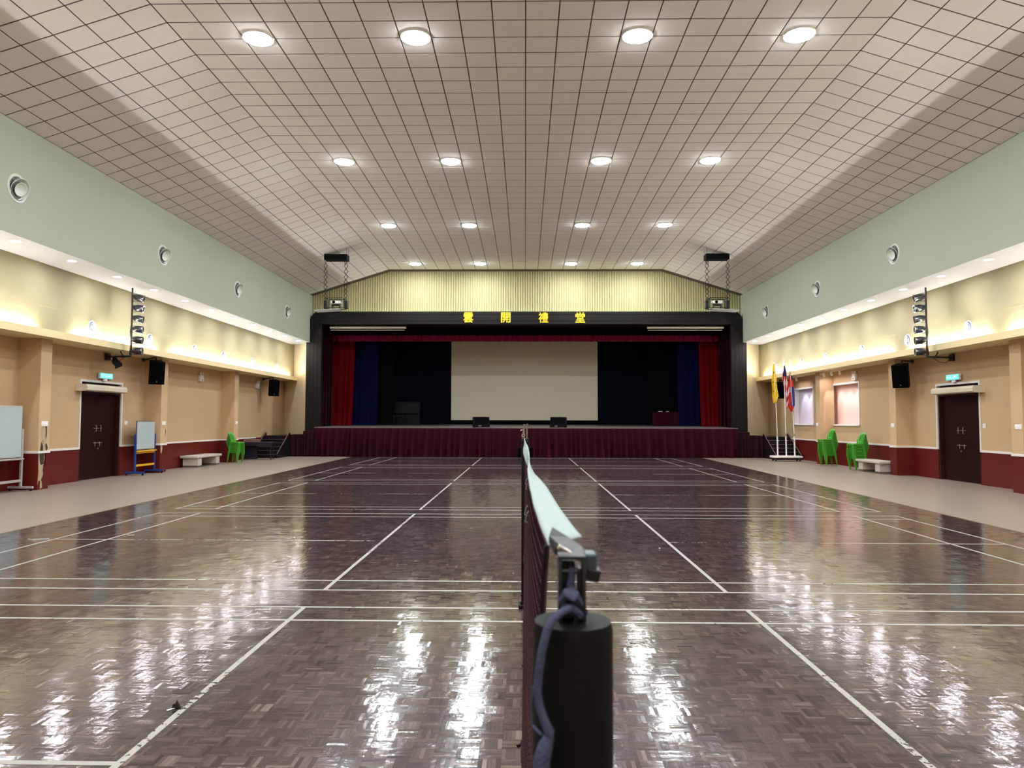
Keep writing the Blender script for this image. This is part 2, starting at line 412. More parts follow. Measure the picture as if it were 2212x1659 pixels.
# ------------------------------------------------------------------ ceiling
cd = MB(); zz = .0085
for A, B in (((-XB - .05, ZE - .016), (-XFC, ZF)), ((-XFC, ZF), (XFC, ZF)), ((XFC, ZF), (XB + .05, ZE - .016))):
    cd.prism([(A[0], A[1] + zz), (B[0], B[1] + zz), (B[0], B[1] + .2), (A[0], A[1] + .2)], Y0, YW + .2, 'xz')
ceiling = struct(build('ceiling', cd, M['deck']))
slope = math.hypot(XB - XFC, ZF - ZE); ang = math.atan2(ZF - ZE, XB - XFC)
LY = [13.72, 20.45, 27.28, 34.02]; LYB = [6.95, .2, -6.5]
LX = [-5.12, -2.1, 2.12, 5.17]
def near_lamp(x, y):
    return any(abs(x - a) < .3 and abs(y - b) < .3 for a in LX for b in LY + LYB)
tiles = []     # centre x, centre y, plane, width
rows = [13.45 + .6 * j for j in range(-36, 38)]
for y in rows:
    if y + .3 > YW + .02 or y - .3 < Y0: continue
    for i in range(22):
        x = -6.3 + .6 * i
        tiles.append((x, y, 0, .6))
    for sgn in (-1, 1):
        for i in range(7):
            d0 = .6 * i; d1 = min(d0 + .6, slope)
            tiles.append(((d0 + d1) / 2, y, sgn, d1 - d0))
def tile_frame(t):
    c, y, sgn, wd = t
    if sgn == 0: return T(c, y, ZF)
    return T(sgn * (XFC + c * math.cos(ang)), y, ZF - c * math.sin(ang)) @ RY(sgn * ang)
def tile_geo(m, wd, gap=.0115):
    a = wd / 2 - gap; b = .3 - gap * 1.4; r = .003
    m.add([(-a + r, -b + r, 0), (a - r, -b + r, 0), (a - r, b - r, 0), (-a + r, b - r, 0),
           (-a, -b, r), (a, -b, r), (a, b, r), (-a, b, r), (-a, -b, .0075), (a, -b, .0075), (a, b, .0075), (-a, b, .0075)],
          [(3, 2, 1, 0), (0, 1, 5, 4), (1, 2, 6, 5), (2, 3, 7, 6), (3, 0, 4, 7), (4, 5, 9, 8), (5, 6, 10, 9), (6, 7, 11, 10), (7, 4, 8, 11)])
def px_of(p):
    d = Vector(p) - Vector((CX, 0, CH)); z = d.dot(CW)
    return (1106 + CF * d.dot(CR) / z, 829.5 - CF * d.dot(CU) / z, z) if z > .1 else (-9e9, 0, 0)
def shows(t):
    x, y, z = px_of(tile_frame(t).translation)
    return -20 < x < 2232 and -25 < y < 1700
tiles.sort(key=lambda t: (0 if shows(t) else 1, t[1]))
protos = {}
rest = MB()
for i, t in enumerate(tiles):
    F = tile_frame(t)
    if i < 300:
        key = round(t[3], 2)
        if key not in protos:
            m = MB(); tile_geo(m, t[3]); o = protos[key] = build('ceiling_tile', m, M['tile2'], ceiling)
        else: o = protos[key].copy(); COL.objects.link(o)
        o.matrix_local = F
    else:
        rest.M = F; tile_geo(rest, t[3])
stuff(build('ceiling_tile_field', rest, M['tile'], ceiling, fix=False))
# round ceiling panels, one per marked tile
lamp = thing('ceiling_light', '', 'ceiling light', (0, 0, ZF), 0, 'round ceiling panel lights')
m = MB(); m.lathe([(.285, .004), (.292, -.012), (.286, -.02), (.27, -.02), (.268, -.006)], 32); build('rim', m, M['rim'], lamp, smooth=True)
m = MB(); m.lathe([(.268, -.016), (.255, -.030), (.20, -.040), (.10, -.045), (.0005, -.046)], 32); build('diffuser', m, M['led'], lamp, smooth=True)
rown = {13.72: 'nearest row', 20.45: 'second row', 27.28: 'third row', 34.02: 'farthest row'}
coln = {-5.12: 'leftmost', -2.1: 'second from left', 2.12: 'second from right', 5.17: 'rightmost'}
first = True
for y in LY + LYB:
    for x in LX:
        lab = ('round white ceiling light, %s in the %s' % (coln[x], rown[y])) if y in rown else 'round white ceiling light behind the picture edge, %s in %s row' % (coln[x], {6.95: 'overhead', .2: 'camera', -6.5: 'back wall'}[y])
        if first: lamp.location = (x, y, ZF); lamp['label'] = lab; first = False
        else: dup(lamp, (x, y, ZF), None, lab)

# ------------------------------------------------------------------ side walls
NICHES = [(31.75, 34.0, 1.57, 3.15), (27.42, 30.22, 1.57, 3.15)]     # right wall only
DOORY = (20.24, 22.3)
YE = 37.6
def side_wall(sgn, nm):
    X = lambda v: sgn * v
    holes = [(DOORY[0], DOORY[1], 0, 2.78)] + (NICHES if sgn > 0 else [])
    holes.sort()
    m = MB()
    def seg(ya, yb, za, zb):
        if yb - ya < 1e-4 or zb - za < 1e-4: return
        if za < .9 < zb: seg(ya, yb, za, .9); seg(ya, yb, .9, zb); return
        m.k = 0 if za >= .9 - 1e-6 else 1
        m.box(min(X(XW), X(XW + .25)), ya, za, max(X(XW), X(XW + .25)), yb, zb)
    y = Y0
    for (a, b, za, zb) in holes:
        seg(y, a, 0, 3.7); seg(a, b, 0, za); seg(a, b, zb, 3.7); y = b
    seg(y, YE, 0, 3.7)
    m.k = 0; m.box(min(X(XW + .25), X(XW + .3)), Y0, 0, max(X(XW + .25), X(XW + .3)), YE, 3.7)
    wall = struct(build('wall_' + nm, m, [M['peach'], M['maroon']]))
    # pilasters
    for yc in (-6.1, -.1, 5.9, 11.9, 17.9, 23.88, 29.9):
        p = MB(); a, b = sorted((X(XP), X(XW + .01)))
        p.k = 1; p.box(a, yc - .21, 0, b, yc + .21, .9); p.k = 0; p.box(a, yc - .21, .9, b, yc + .21, 3.69)
        build('pilaster', p, [M['peach'], M['maroon']], wall)
        r = MB(); a, b = sorted((X(XP - .02), X(XW)))
        r.rbox(a, yc - .23, .875, b, yc + .23, .935, .008); build('dado_rail', r, M['white'], wall)
    ys = [Y0, -6.33, -5.87, -.33, .13, 5.67, 6.13, 11.67, 12.13, 17.67, 18.13, DOORY[0] - .04, DOORY[1] + .04, 23.65, 24.11, 29.67, 30.13, 33.6 if sgn < 0 else 34.4]
    for a, b in ((0, 1), (2, 3), (4, 5), (6, 7), (8, 9), (10, 11), (12, 13), (14, 15), (16, 17)):
        r = MB(); c, d = sorted((X(XW - .02), X(XW + .01)))
        r.rbox(c, ys[a], .875, d, ys[b], .935, .008); build('dado_rail', r, M['white'], wall)
    # ledge with the light trough, upper wall, soffit and bulkhead
    g = MB(); c, d = sorted((X(XL), X(XW + .28)))
    g.box(c + (.045 if sgn > 0 else 0), Y0, 3.675, d - (.045 if sgn < 0 else 0), YE, 3.76)
    c, d = sorted((X(XL), X(XL + .05))); g.box(c, Y0, 3.67, d, YE, 3.845)
    build('cove_ledge', g, M['ledge'], wall)
    u = MB(); c, d = sorted((X(XU), X(XU + .2))); u.box(c, Y0, 3.7, d, YE, ZS + .1); build('upper_band', u, M['yellow'], wall)
    # thin access panels let into the upper band
    for yy in (17.67, 23.6, 29.6):
        a = MB(); c, d = sorted((X(XU - .004), X(XU + .01))); a.box(c, yy - .3, 3.86, d, yy + .3, 4.43)
        build('access_panel', a, M['yellow'], wall)
        a = MB(); c, d = sorted((X(XU - .006), X(XU))); a.box(c, yy - .3, 4.43, d, yy + .3, 4.442)
        build('panel_seam', a, M['seam'], wall)
    so = MB(); c, d = sorted((X(XB + .115), X(XU + .05))); so.box(c, Y0, ZS, d, YW + .6, ZS + .12); build('soffit', so, M['soffit'], wall)
    bk = MB(); c, d = sorted((X(XB), X(XB + .12))); bk.box(c, Y0, ZS, d, YW + .3, ZE + .06)
    bk.k = 1; bk.box(c + .001, Y0, ZS - .006, d + (.02 if sgn > 0 else -.001), YW + .3, ZS - .0005)
    build('bulkhead', bk, [M['green'], M['soffit']], wall)
    gaps = [(17.25, 18.7), (23.0, 23.9)] if sgn < 0 else [(17.9, 18.6), (22.5, 23.45)]
    segs = []; y = Y0 + .2
    for a, b in gaps: segs.append((y, a)); y = b
    segs.append((y, YW + .35))
    for a, b in segs:
        n = max(1, round((b - a) / 1.25)); st = (b - a) / n
        for k in range(n):
            t = MB(); t.tube([(X(11.52), a + k * st + .03, 3.80), (X(11.52), a + (k + 1) * st - .03, 3.80)], .016, 8)
            build('cove_tube', t, M['cove'], wall)
    return wall
wall_left = side_wall(-1, 'left'); wall_right = side_wall(1, 'right')
bw = MB(); bw.box(-12.6, Y0 - .3, 0, 12.6, Y0, 9.2); struct(build('wall_back', bw, M['peach']))
# peeled and broken plaster on the near left pilaster
def ragged(pts, Xf, th, name, m):
    g = MB(); g.prism(pts, Xf - .01, Xf + th, 'yz'); return build(name, g, m, wall_left)
fx = -XP
ragged([(17.80, 1.56), (17.98, 1.56), (17.99, 1.35), (18.0, 1.2), (17.98, 1.07), (18.03, .93), (17.75, .93), (17.79, 1.1), (17.83, 1.22), (17.78, 1.36)], fx, .004, 'broken_plaster', M['plaster'])
ragged([(17.80, 1.15), (17.85, 1.06), (17.88, .94), (17.76, .94)], fx, .008, 'plaster_cavity', M['cavity'])
ragged([(17.95, 1.08), (17.99, 1.12), (18.05, 1.0), (17.99, .93)], fx, .008, 'plaster_cavity', M['cavity'])
ragged([(17.94, 1.54), (17.985, 1.54), (17.995, 1.3), (17.96, 1.22), (17.95, 1.4)], fx, .007, 'plaster_cavity', M['cavity'])
ragged([(17.72, .875), (17.93, .875), (17.94, .74), (17.90, .6), (17.88, .48), (17.90, .36), (17.86, .28), (17.80, .2), (17.75, .24), (17.71, .12), (17.73, .4), (17.72, .66)], fx, .006, 'broken_plaster', M['plaster'])
ragged([(17.74, .87), (17.92, .87), (17.91, .62), (17.80, .60), (17.76, .7)], fx, .010, 'plaster_cavity', M['cavity'])
ragged([(17.80, .2), (17.84, .22), (17.87, .06), (17.80, .02)], fx, .012, 'plaster_flake', M['plaster'])
ragged([(17.85, 1.2), (17.875, 1.17), (17.88, .95), (17.86, .94)], fx, .02, 'plaster_flake', M['plaster'])
ragged([(17.96, .87), (17.99, .86), (17.985, .62), (17.965, .55)], fx, .02, 'plaster_flake', M['maroon'])
g = MB(); g.prism([(23.70, .86), (23.82, .86), (23.81, .72), (23.75, .6), (23.71, .66)], fx - .01, fx + .005, 'yz'); build('broken_plaster', g, M['plaster'], wall_left)
g = MB(); g.prism([(23.99, 1.4), (24.02, 1.36), (24.02, 1.24), (23.98, 1.16), (24.005, 1.26)], fx - .01, fx + .005, 'yz'); build('plaster_cavity', g, M['cavity'], wall_left)

# doors
def door(sgn, nm):
    X = lambda v: sgn * v
    ya, yb = DOORY
    def bx(m, x0, y0, z0, x1, y1, z1): c, d = sorted((X(x0), X(x1))); return m.box(c, y0, z0, d, y1, z1)
    m = MB(); bx(m, XW + .02, ya + .06, 2.44, XW + .2, yb - .06, 2.5); bx(m, XW + .02, ya, 0, XW + .2, ya + .07, 2.5); bx(m, XW + .02, yb - .07, 0, XW + .2, yb, 2.5)
    bx(m, XW + .02, ya, 2.5, XW + .2, yb, 2.56)
    d = struct(build(nm, m, M['doorframe']))
    t = MB()    # white surround: outer architrave and the reveal, down to the dado only
    bx(t, XW - .02, ya - .05, .88, XW + .03, ya + .01, 2.76); bx(t, XW - .02, yb - .01, .88, XW + .03, yb + .05, 2.76); bx(t, XW - .02, ya - .05, 2.76, XW + .03, yb + .05, 2.82)
    build('door_surround', t, M['white'], d)
    t = MB(); bx(t, XW, ya, .9, XW + .2, ya + .012, 2.78); bx(t, XW, yb - .012, .9, XW + .2, yb, 2.78); build('door_reveal', t, M['white'], d)
    t = MB(); bx(t, XW + .1, ya, 2.56, XW + .2, yb, 2.78); build('overdoor_panel', t, M['doorframe'], d)
    mid = (ya + yb) / 2
    for (p, q) in ((ya + .07, mid - .003), (mid + .003, yb - .07)):
        g = MB(); bx(g, XW + .12, p, .01, XW + .165, q, 2.44)
        leaf = build('door_leaf', g, M['doorwood'], d)
        side = 1 if p < mid - .1 else -1
        yh = (q - .11) if side == 1 else (p + .11)
        h = MB(); xf = X(XW + .12); xo = X(XW + .07)
        h.tube([(xf, yh, 1.36), (xo, yh, 1.36), (xo, yh, 1.54), (xf, yh, 1.54)], .011, 8); build('pull_handle', h, M['brass'], leaf, smooth=True)
        h = MB(); h.tube([(X(XW + .095), yh - .10, 1.45), (X(XW + .095), yh + .10, 1.45)], .008, 8); build('bolt', h, M['brass'], leaf, smooth=True)
        h = MB(); h.tube([(X(XW + .095), yh - .10, 1.03), (X(XW + .095), yh + .10, 1.03)], .009, 8); h.tube([(X(XW + .1), yh, 1.06), (X(XW + .1), yh, .93)], .009, 8); build('bolt', h, M['brass'], leaf, smooth=True)
    h = MB(); h.M = T(X(XW + .11), mid + .06, .86) @ RY(PI / 2); h.lathe([(.012, -.006), (.03, -.006), (.03, .006), (.012, .006)], 16, True); build('padlock', h, M['brass'], d, smooth=True)
door(-1, 'door_1'); door(1, 'door_2')

# niches of the right wall
for i, (ya, yb, za, zb) in enumerate(NICHES):
    t = MB(); x0, x1 = XW - .03, XW + .02
    t.box(x0, ya - .04, zb - .02, x1, yb + .04, zb + .05); t.box(x0, ya - .04, za - .05, x1, yb + .04, za + .02)
    t.box(x0, ya - .04, za, x1, ya + .03, zb); t.box(x0, yb - .03, za, x1, yb + .04, zb)
    t.box(XW - .06, ya - .06, za - .03, XW + .02, yb + .06, za)
    n = struct(build('trim_%d' % (i + 1), t, M['white']))
    r = MB(); r.box(XW, ya, zb - .012, XW + .22, yb, zb); r.box(XW, ya, za, XW + .22, yb, za + .012); r.box(XW, ya, za, XW + .22, ya + .012, zb); r.box(XW, yb - .012, za, XW + .22, yb, zb)
    build('niche_reveal', r, M['white'], n)
    b = MB(); b.box(XW + .19, ya, za, XW + .215, yb, zb); build('niche_back', b, M['niche2'] if i == 0 else M['niche1'], n)

# ------------------------------------------------------------------ stage wall
def corr(pts_fn, total, pitch, depth, z0fn, z1fn):
    """ribbed sheet: raised rounded ribs along its length"""
    m = MB(); n = int(total / pitch); prof = [(0, 0), (.22, 0), (.3, .75), (.42, 1), (.8, 1), (.92, .75), (1.0, 0)]
    cols = []
    for i in range(n):
        for u, d in prof[:-1]: cols.append(((i + u) * pitch, d * depth))
    cols.append((total, 0))
    v = []; f = []
    for u, d in cols:
        x, y = pts_fn(u, d); v += [(x, y, z0fn(x)), (x, y, z1fn(x))]
    for i in range(len(cols) - 1): f.append((2 * i, 2 * i + 2, 2 * i + 3, 2 * i + 1))
    m.add(v, f); return m
def ztop(x): return ZF - .002 if abs(x) < XFC else ZF - (abs(x) - XFC) * (ZF - ZE) / (XB - XFC)
sw = MB()
sw.box(-12.6, YW + .06, 6.6, 12.6, YW + .3, 9.3)
wall_stage = struct(build('wall_far', sw, M['cream_panel']))
wall_side = {}
for sgn, nm in ((-1, 'left'), (1, 'right')):
    m = MB(); m.prism([(sgn * 10.5, YW + .02), (sgn * 12.6, YE + .25), (sgn * 12.6, YE + .5), (sgn * 10.5, YW + .3)], 0, 6.4, 'xy')
    wall_side[sgn] = struct(build('wall_far_' + nm, m, M['cream_panel']))
stuff(build('fluted_panel', corr(lambda u, d: (-10.43 + u, YW + .05 - d), 20.86, .117, .045, lambda x: 6.6, ztop), M['flute'], wall_stage, fix=False))
for sgn in (-1, 1):
    L = math.hypot(12.3 - 10.5, YE - YW); ux, uy = (12.3 - 10.5) / L, (YE - YW) / L
    m = MB(); n = int(L / .115)
    for i in range(n + 1):
        u0, u1 = i * .115 + .004, min((i + 1) * .115 - .004, L)
        if u1 <= u0: continue
        p = [(sgn * (10.5 + ux * u), YW + uy * u) for u in (u0, u1)]
        q = [(x - sgn * -uy * 0 - sgn * uy * .018, y - ux * .018) for x, y in p] if False else [(x - sgn * uy * .0, y - .02) for x, y in p]
        m.prism([p[0], p[1], q[1], q[0]], .95, ZS - .001, 'xy')
    stuff(build('panel_boards', m, M['cream_panel'], wall_side[sgn]))
for a in np.arange(-10.2, 10.2, 1.36):
    t = MB(); t.tube([(a + .03, YW - .12, 6.90), (a + 1.33, YW - .12, 6.90)], .018, 8); build('header_tube', t, M['head'], wall_stage)

# proscenium surround of dark boards
fr = thing('proscenium_frame', 'dark wooden stage surround with rounded upper corners', 'stage frame', (0, YW - .35, 0))
for sgn in (-1, 1):
    for k in range(4):
        w0 = 9.86 + k * .185; w1 = w0 + .182
        m = MB(); a, b = sorted((sgn * w0, sgn * w1)); zt = 6.36 if k < 3 else 5.46
        m.rbox(a, 0, 1.0, b, .3, zt, .006, 1); build('upright_board', m, M['darkwood'], fr)
    m = MB(); a, b = sorted((sgn * 9.5, sgn * 9.9)); m.prism([(sgn * 9.90, .30), (sgn * 9.96, .30), (sgn * 10.16, 1.2), (sgn * 10.1, 1.2)], 1.42, 6.36, 'xy'); build('return_board', m, M['darkwood'], fr)
def header(z0, z1, x):
    pts = []
    R0 = .5; zc = 6.97 - R0; xc = 10.42 - R0 * .85
    def edge(z):
        if z <= zc: return 10.42
        return xc + R0 * .85 * math.sqrt(max(0, 1 - ((z - zc) / R0) ** 2))
    zs = np.linspace(z0, z1, 5)
    pts = [(edge(z), z) for z in zs] + [(-edge(z), z) for z in zs[::-1]]
    return pts
m = MB(); m.box(-10.0, .16, 6.36, 10.0, .44, 6.62); m.box(-10.0, .44, 6.38, 10.0, 1.65, 6.5); build('lintel_shade_board', m, M['darkwood_h'], fr)  # rear slab deepens the lintel, added to shade the valance and stage
for k in range(4):
    m = MB(); z0_, z1_ = 6.36 + k * .1525, 6.36 + (k + 1) * .1525 - .004
    m.prism(header(z0_, z1_, 0), -.01 if k % 2 else 0, .16, 'xz'); build('header_board', m, M['darkwood_h'], fr)
# four gold characters
for ch, xc, pos in (('雲', -2.75, 'first from left'), ('開', -.94, 'second from left'), ('禮', .87, 'third from left'), ('堂', 2.64, 'rightmost')):
    cu = bpy.data.curves.new('t', 'FONT'); cu.body = ch; cu.size = .56; cu.extrude = .02; cu.offset = .0135; cu.align_x = 'CENTER'; cu.align_y = 'CENTER'
    cu.resolution_u = 2
    to = bpy.data.objects.new('t', cu); COL.objects.link(to); bpy.context.view_layer.update()
    me = bpy.data.meshes.new_from_object(to.evaluated_get(bpy.context.evaluated_depsgraph_get())); bpy.data.objects.remove(to)
    co = np.array([v.co[:] for v in me.vertices]); c = (co.max(0) + co.min(0)) / 2; sp = co.max(0) - co.min(0)
    for v in me.vertices: v.co = ((v.co.x - c[0]) * .47 / sp[0], (v.co.y - c[1]) * .51 / sp[1], v.co.z - c[2])
    me.materials.clear(); me.materials.append(M['gold'])
    o = link('gold_letter', me); o.location = (xc, YW - .38, 6.665); o.rotation_euler = (PI / 2, 0, 0)
    tag(o, 'gold raised Chinese character on the dark stage header, %s of the four' % pos, 'letter', 'gold characters over the stage')

# stage platform
ZA, ZB, YF, YK = 1.385, 1.497, 34.75, 42.0
st = thing('stage', 'raised stage platform with grey deck between dark proscenium legs', 'stage', (0, YF, 0))
m = MB(); m.prism([(0, ZA - .06), (0, ZA), (YK - YF, ZB), (YK - YF, ZA - .06)], -9.85, 9.85, 'yz'); build('deck', m, M['stage_floor'], st)
m = MB(); m.box(-9.9, .0, 0, 9.9, .1, ZA - .06); build('front_riser', m, M['stage_black'], st)
m = MB(); m.rbox(-9.92, -.05, ZA - .05, 9.92, .03, ZA + .002, .008); build('edge_nosing', m, M['nosing'], st)
for sgn in (-1, 1):
    for x0_, x1_, zt in ((9.92, 10.45, 1.20), (10.45, 10.98, 1.035)):
        m = MB(); a, b = sorted((sgn * x0_, sgn * x1_)); m.rbox(a, -.03, 0, b, 1.0, zt, .008); build('side_step', m, M['stepwood'], st)
# black stage house behind
sh = MB()
sh.box(-12.6, YK + .02, 1.0, 12.6, YK + .2, 9); struct(build('wall_stage_back', sh, M['stage_black']))
sh = MB(); sh.box(-12.6, YW + .3, 8.8, 12.6, YK, 9); struct(build('ceiling_stage', sh, M['stage_black']))
for sgn, nm in ((-1, 'left'), (1, 'right')):
    sh = MB(); a, b = sorted((sgn * 12.6, sgn * 12.4)); sh.box(a, YE + .3, 0, b, YK, 9); struct(build('wall_stage_' + nm, sh, M['stage_black']))
# pleated skirt along the stage front
def pleats(n, seed, sharp=1.0):
    r = random.Random(seed); t = [0]
    while t[-1] < n: t.append(t[-1] + r.uniform(.55, 1.5))
    amp = [r.uniform(.4, 1.1) for _ in t]
    def f(u):
        x = u * n; k = 0
        import bisect
        k = min(bisect.bisect_right(t, x) - 1, len(t) - 2)
        q = (x - t[k]) / (t[k + 1] - t[k]); return amp[k] * (0.5 - 0.5 * math.cos(2 * PI * q)) ** sharp
    return f
def curtain(name, parent, x0, x1, Y, z0, z1, n, seed, m, amp=.06, flare=1.0, nu=None, nv=8, lean=None, top=.4, sharp=1.0):
    f = pleats(n, seed, sharp); r = random.Random(seed + 5); ph = [r.uniform(-1, 1) for _ in range(n + 4)]
    def fn(u, v):
        x = x0 + (x1 - x0) * u
        k = top + (flare - top) * v
        sway = .035 * v * v * ph[int(u * n)] * flare
        if lean: x += lean(u, v)
        return (x + sway, Y - amp * k * f(u), z1 + (z0 - z1) * v)
    g = MB(); g.grid(fn, nu or n * 8, nv); return build(name, g, m, parent, smooth=True, fix=False)
sk = thing('stage_skirt', 'pleated wine velvet skirt hung along the front of the stage', 'curtain', (0, 0, 0))
curtain('front_drape', sk, -9.9, 9.9, YF - .05, .004, ZA - .045, 66, 3, M['wine'], amp=.34, flare=1.2, nu=1300, nv=12, sharp=2.0, top=.2)
for sgn in (-1, 1):
    for x0_, x1_, zt in ((9.92, 10.45, 1.19), (10.45, 11.1, 1.025)):
        a, b = sorted((sgn * x0_, sgn * x1_)); curtain('step_drape', sk, a, b, YF - .05, .004, zt, 3, int(100 * x0_) + sgn, M['wine_dark'], amp=.12, flare=1.2)
    m = MB(); a, b = sorted((sgn * 10.98, sgn * 11.1)); m.box(a, YF - .03, 0, b, YF + .9, 1.02); build('step_side', m, M['wine_dark'], sk)
# side stairs up to the platform
for sgn, nm in ((-1, 'left'), (1, 'right')):
    ss = thing('side_stairs', 'dark wooden stairs climbing to the %s end of the stage' % nm, 'stairs', (sgn * 11.66, 33.1, 0), 0)
    for k in range(6):
        zt = .165 * (k + 1); yk = .27 * k
        m = MB(); m.box(-.55, yk, zt - .17, .55, yk + .28, zt - .025); build('riser', m, M['stepwood'], ss)
        m = MB(); m.rbox(-.56, yk - .02, zt - .025, .56, yk + .29, zt, .006); build('tread', m, M['stepwood'], ss); m = MB(); m.rbox(-.56, yk - .027, zt - .012, .56, yk - .012, zt + .003, .003); build('nosing_strip', m, M['nosing'], ss)
    m = MB(); m.box(-.6, 1.6, 0, .64, 4.2 - .2, .985); build('landing', m, M['stepwood'], ss)
    for sx in (-1, 1):
        m = MB(); m.prism([(-.1, 0), (-.1, .17), (1.55, 1.12), (1.68, 1.1), (1.68, 0)], sx * .56 - .02, sx * .56 + .02, 'yz'); build('stringer', m, M['stepwood'], ss)
        m = MB(); m.tube([(sx * .56, -.1, .19), (sx * .56, 1.6, 1.15)], .018, 6); build('edge_rail', m, M['nosing'], ss)

# curtains and screen on the stage
def zst(Y): return ZA + (ZB - ZA) * (Y - YF) / (YK - YF)
va = thing('stage_valance', 'wine pleated valance across the top of the stage opening', 'curtain', (0, 0, 0))
curtain('pleated_band', va, -10.2, 10.2, 37.3, 5.70, 6.02, 70, 21, M['valance'], amp=.16, flare=1.0, nu=900, nv=3, top=.8)
curtain('upper_band', va, -10.2, 10.2, 37.32, 6.0, 7.3, 90, 21, M['shaded_wine'], amp=.06, flare=1.0, nu=900, nv=3, top=.8)
vt = MB(); vt.box(-10.3, 37.32, 6.7, 10.3, 37.36, 8.79); build('upper_border', vt, M['stage_black'], va)
for sgn, nm in ((-1, 'left'), (1, 'right')):
    def leg(name, label, x0_, x1_, Y, m, seed, n, taper=0.0, z1=6.6):
        a, b = sorted((sgn * x0_, sgn * x1_))
        c = thing(name, label, 'curtain', (0, 0, 0))
        curtain('drape', c, a, b, Y, zst(Y) + .01, z1, n, seed, m, amp=.10, flare=1.0, lean=lambda u, v: -sgn * 0 + taper * v * v * (1 if sgn > 0 else -1) * ((1 - u) if sgn > 0 else u), nv=10)
        return c
    leg('wine_curtain', 'dark wine velvet curtain gathered just inside the %s proscenium leg' % nm, 9.72, 10.8, 37.15, M['wine_dark'], 31 + sgn, 7)
    leg('red_curtain', 'bright red hanging curtain at the %s side of the stage' % nm, 8.93 if sgn > 0 else 8.83, 10.2, 38.1, M['red'], 41 + sgn, 4, .10)
    leg('blue_curtain', 'royal blue hanging curtain at the %s side of the stage' % nm, 8.05 if sgn > 0 else 7.82, 9.5, 39.2, M['blue'], 51 + sgn, 5, .06)
    leg('black_curtain', 'black hanging curtain behind the blue one at the %s of the stage' % nm, 6.7 if sgn > 0 else 7.1, 8.7, 40.0 if sgn < 0 else 40.7, M['stage_black'], 61 + sgn, 6)
bc = thing('navy_backdrop', 'dark navy curtain across the back of the stage', 'curtain', (0, 0, 0))
curtain('drape', bc, -9.5, 9.5, 41.9, zst(41.9) + .01, 7.5, 60, 71, M['navy'], amp=.03, nu=480)
ps = thing('projection_screen', 'large cream projection screen hanging at the back of the stage', 'screen', (0, 41.7, 0))
m = MB(); m.box(-4.18, -.01, 1.735, 4.08, .01, 6.5); build('screen_fabric', m, M['screen'], ps)
m = MB(); m.box(-4.18, -.006, 1.63, 4.10, .008, 1.735); m.tube([(-4.2, 0, 1.62), (4.12, 0, 1.62)], .03, 8); build('black_border', m, M['black'], ps)
bb = MB(); bb.box(-4.3, 41.72, 1.5, 4.25, 41.82, 1.80); tag(build('low_black_board', bb, M['stage_black']), 'low black board standing under the big projection screen', 'board')
for xa, xb, nm in ((-9.58, -5.84, 'left'), (5.93, 9.64, 'right')):
    t = thing('rolled_screen', 'cream casing of a rolled up projector screen, upper %s of the stage opening' % nm, 'rolled screen', ((xa + xb) / 2, 35.95, 6.16))
    h = (xb - xa) / 2
    m = MB(); m.rbox(-h, -.07, .03, h, .05, .13, .02); build('casing', m, M['tubecase'], t, smooth=True)
    m = MB(); m.rbox(-h + .03, -.05, -.06, h - .06, -.01, -.025, .01); build('bottom_bar', m, M['tubecase'], t, smooth=True)
    m = MB(); m.box(-h + .05, -.032, -.03, h - .08, -.028, .04); build('screen_edge', m, M['black'], t)
    for sx in (-1, 1):
        m = MB(); m.box(sx * (h - .3) - .02, .0, .1, sx * (h - .3) + .02, .04, .3); build('bracket', m, M['blackmetal'], t)
# wedge monitors
mo = thing('stage_monitor', 'black wedge monitor speaker on the stage edge, left of the net', 'speaker', (-2.08, 34.98, zst(34.98)), PI * .06, 'wedge monitors on the stage edge')
m = MB(); P_ = [(-.26, .0), (.26, 0), (.26, .13), (.10, .47), (-.20, .49), (-.26, .40)]
m.prism([(-.24, 0), (.24, 0), (.26, .30), (.06, .46), (-.24, .46)][::-1], -.36, .36, 'yz')
mm = MB(); mm.prism([(-.25, 0), (.25, 0), (.25, .44), (-.02, .49), (-.25, .16)], -.38, .38, 'yz'); build('cabinet', mm, M['black'], mo)
g = MB(); g.M = T(0, -.137, .325) @ RX(math.atan2(.33, .23)); g.rbox(-.35, -.19, -.01, .35, .19, .008, .006); build('grille', g, M['grille'], mo)
g = MB(); g.box(-.16, -.255, .03, -.02, -.249, .10); build('connector_plate', g, M['framedark'], mo)
g = MB(); g.box(-.02, -.01, .485, .16, .03, .496); build('handle', g, M['steel'], mo)
dup(mo, (1.57, 34.98, zst(34.98)), -PI * .04, 'black wedge monitor speaker on the stage edge, right of the net')
# upright piano and bench in the dark
pi_ = thing('upright_piano', 'black upright piano standing in the dark left part of the stage', 'piano', (-6.55, 40.6, zst(40.6)))
m = MB(); m.rbox(-.78, -.05, 0, .78, .32, 1.2, .01); build('case', m, M['piano'], pi_)
m = MB(); m.rbox(-.8, -.08, 1.2, .8, .34, 1.25, .01); build('lid', m, M['piano'], pi_)
m = MB(); m.rbox(-.78, -.34, .62, .78, -.05, .74, .01); build('key_bed', m, M['piano'], pi_)
for sx in (-1, 1):
    m = MB(); m.rbox(sx * .72 - .05, -.32, 0, sx * .72 + .05, -.2, .62, .01); build('leg', m, M['piano'], pi_)
pbn = thing('piano_bench', 'black piano bench in front of the upright piano', 'bench', (-6.8, 39.9, zst(39.9)))
m = MB(); m.rbox(-.33, -.18, .44, .33, .18, .52, .015); build('seat', m, M['piano'], pbn)
for sx in (-1, 1):
    for sy in (-1, 1):
        m = MB(); m.box(sx * .28 - .025, sy * .13 - .025, 0, sx * .28 + .025, sy * .13 + .025, .44); build('leg', m, M['piano'], pbn)
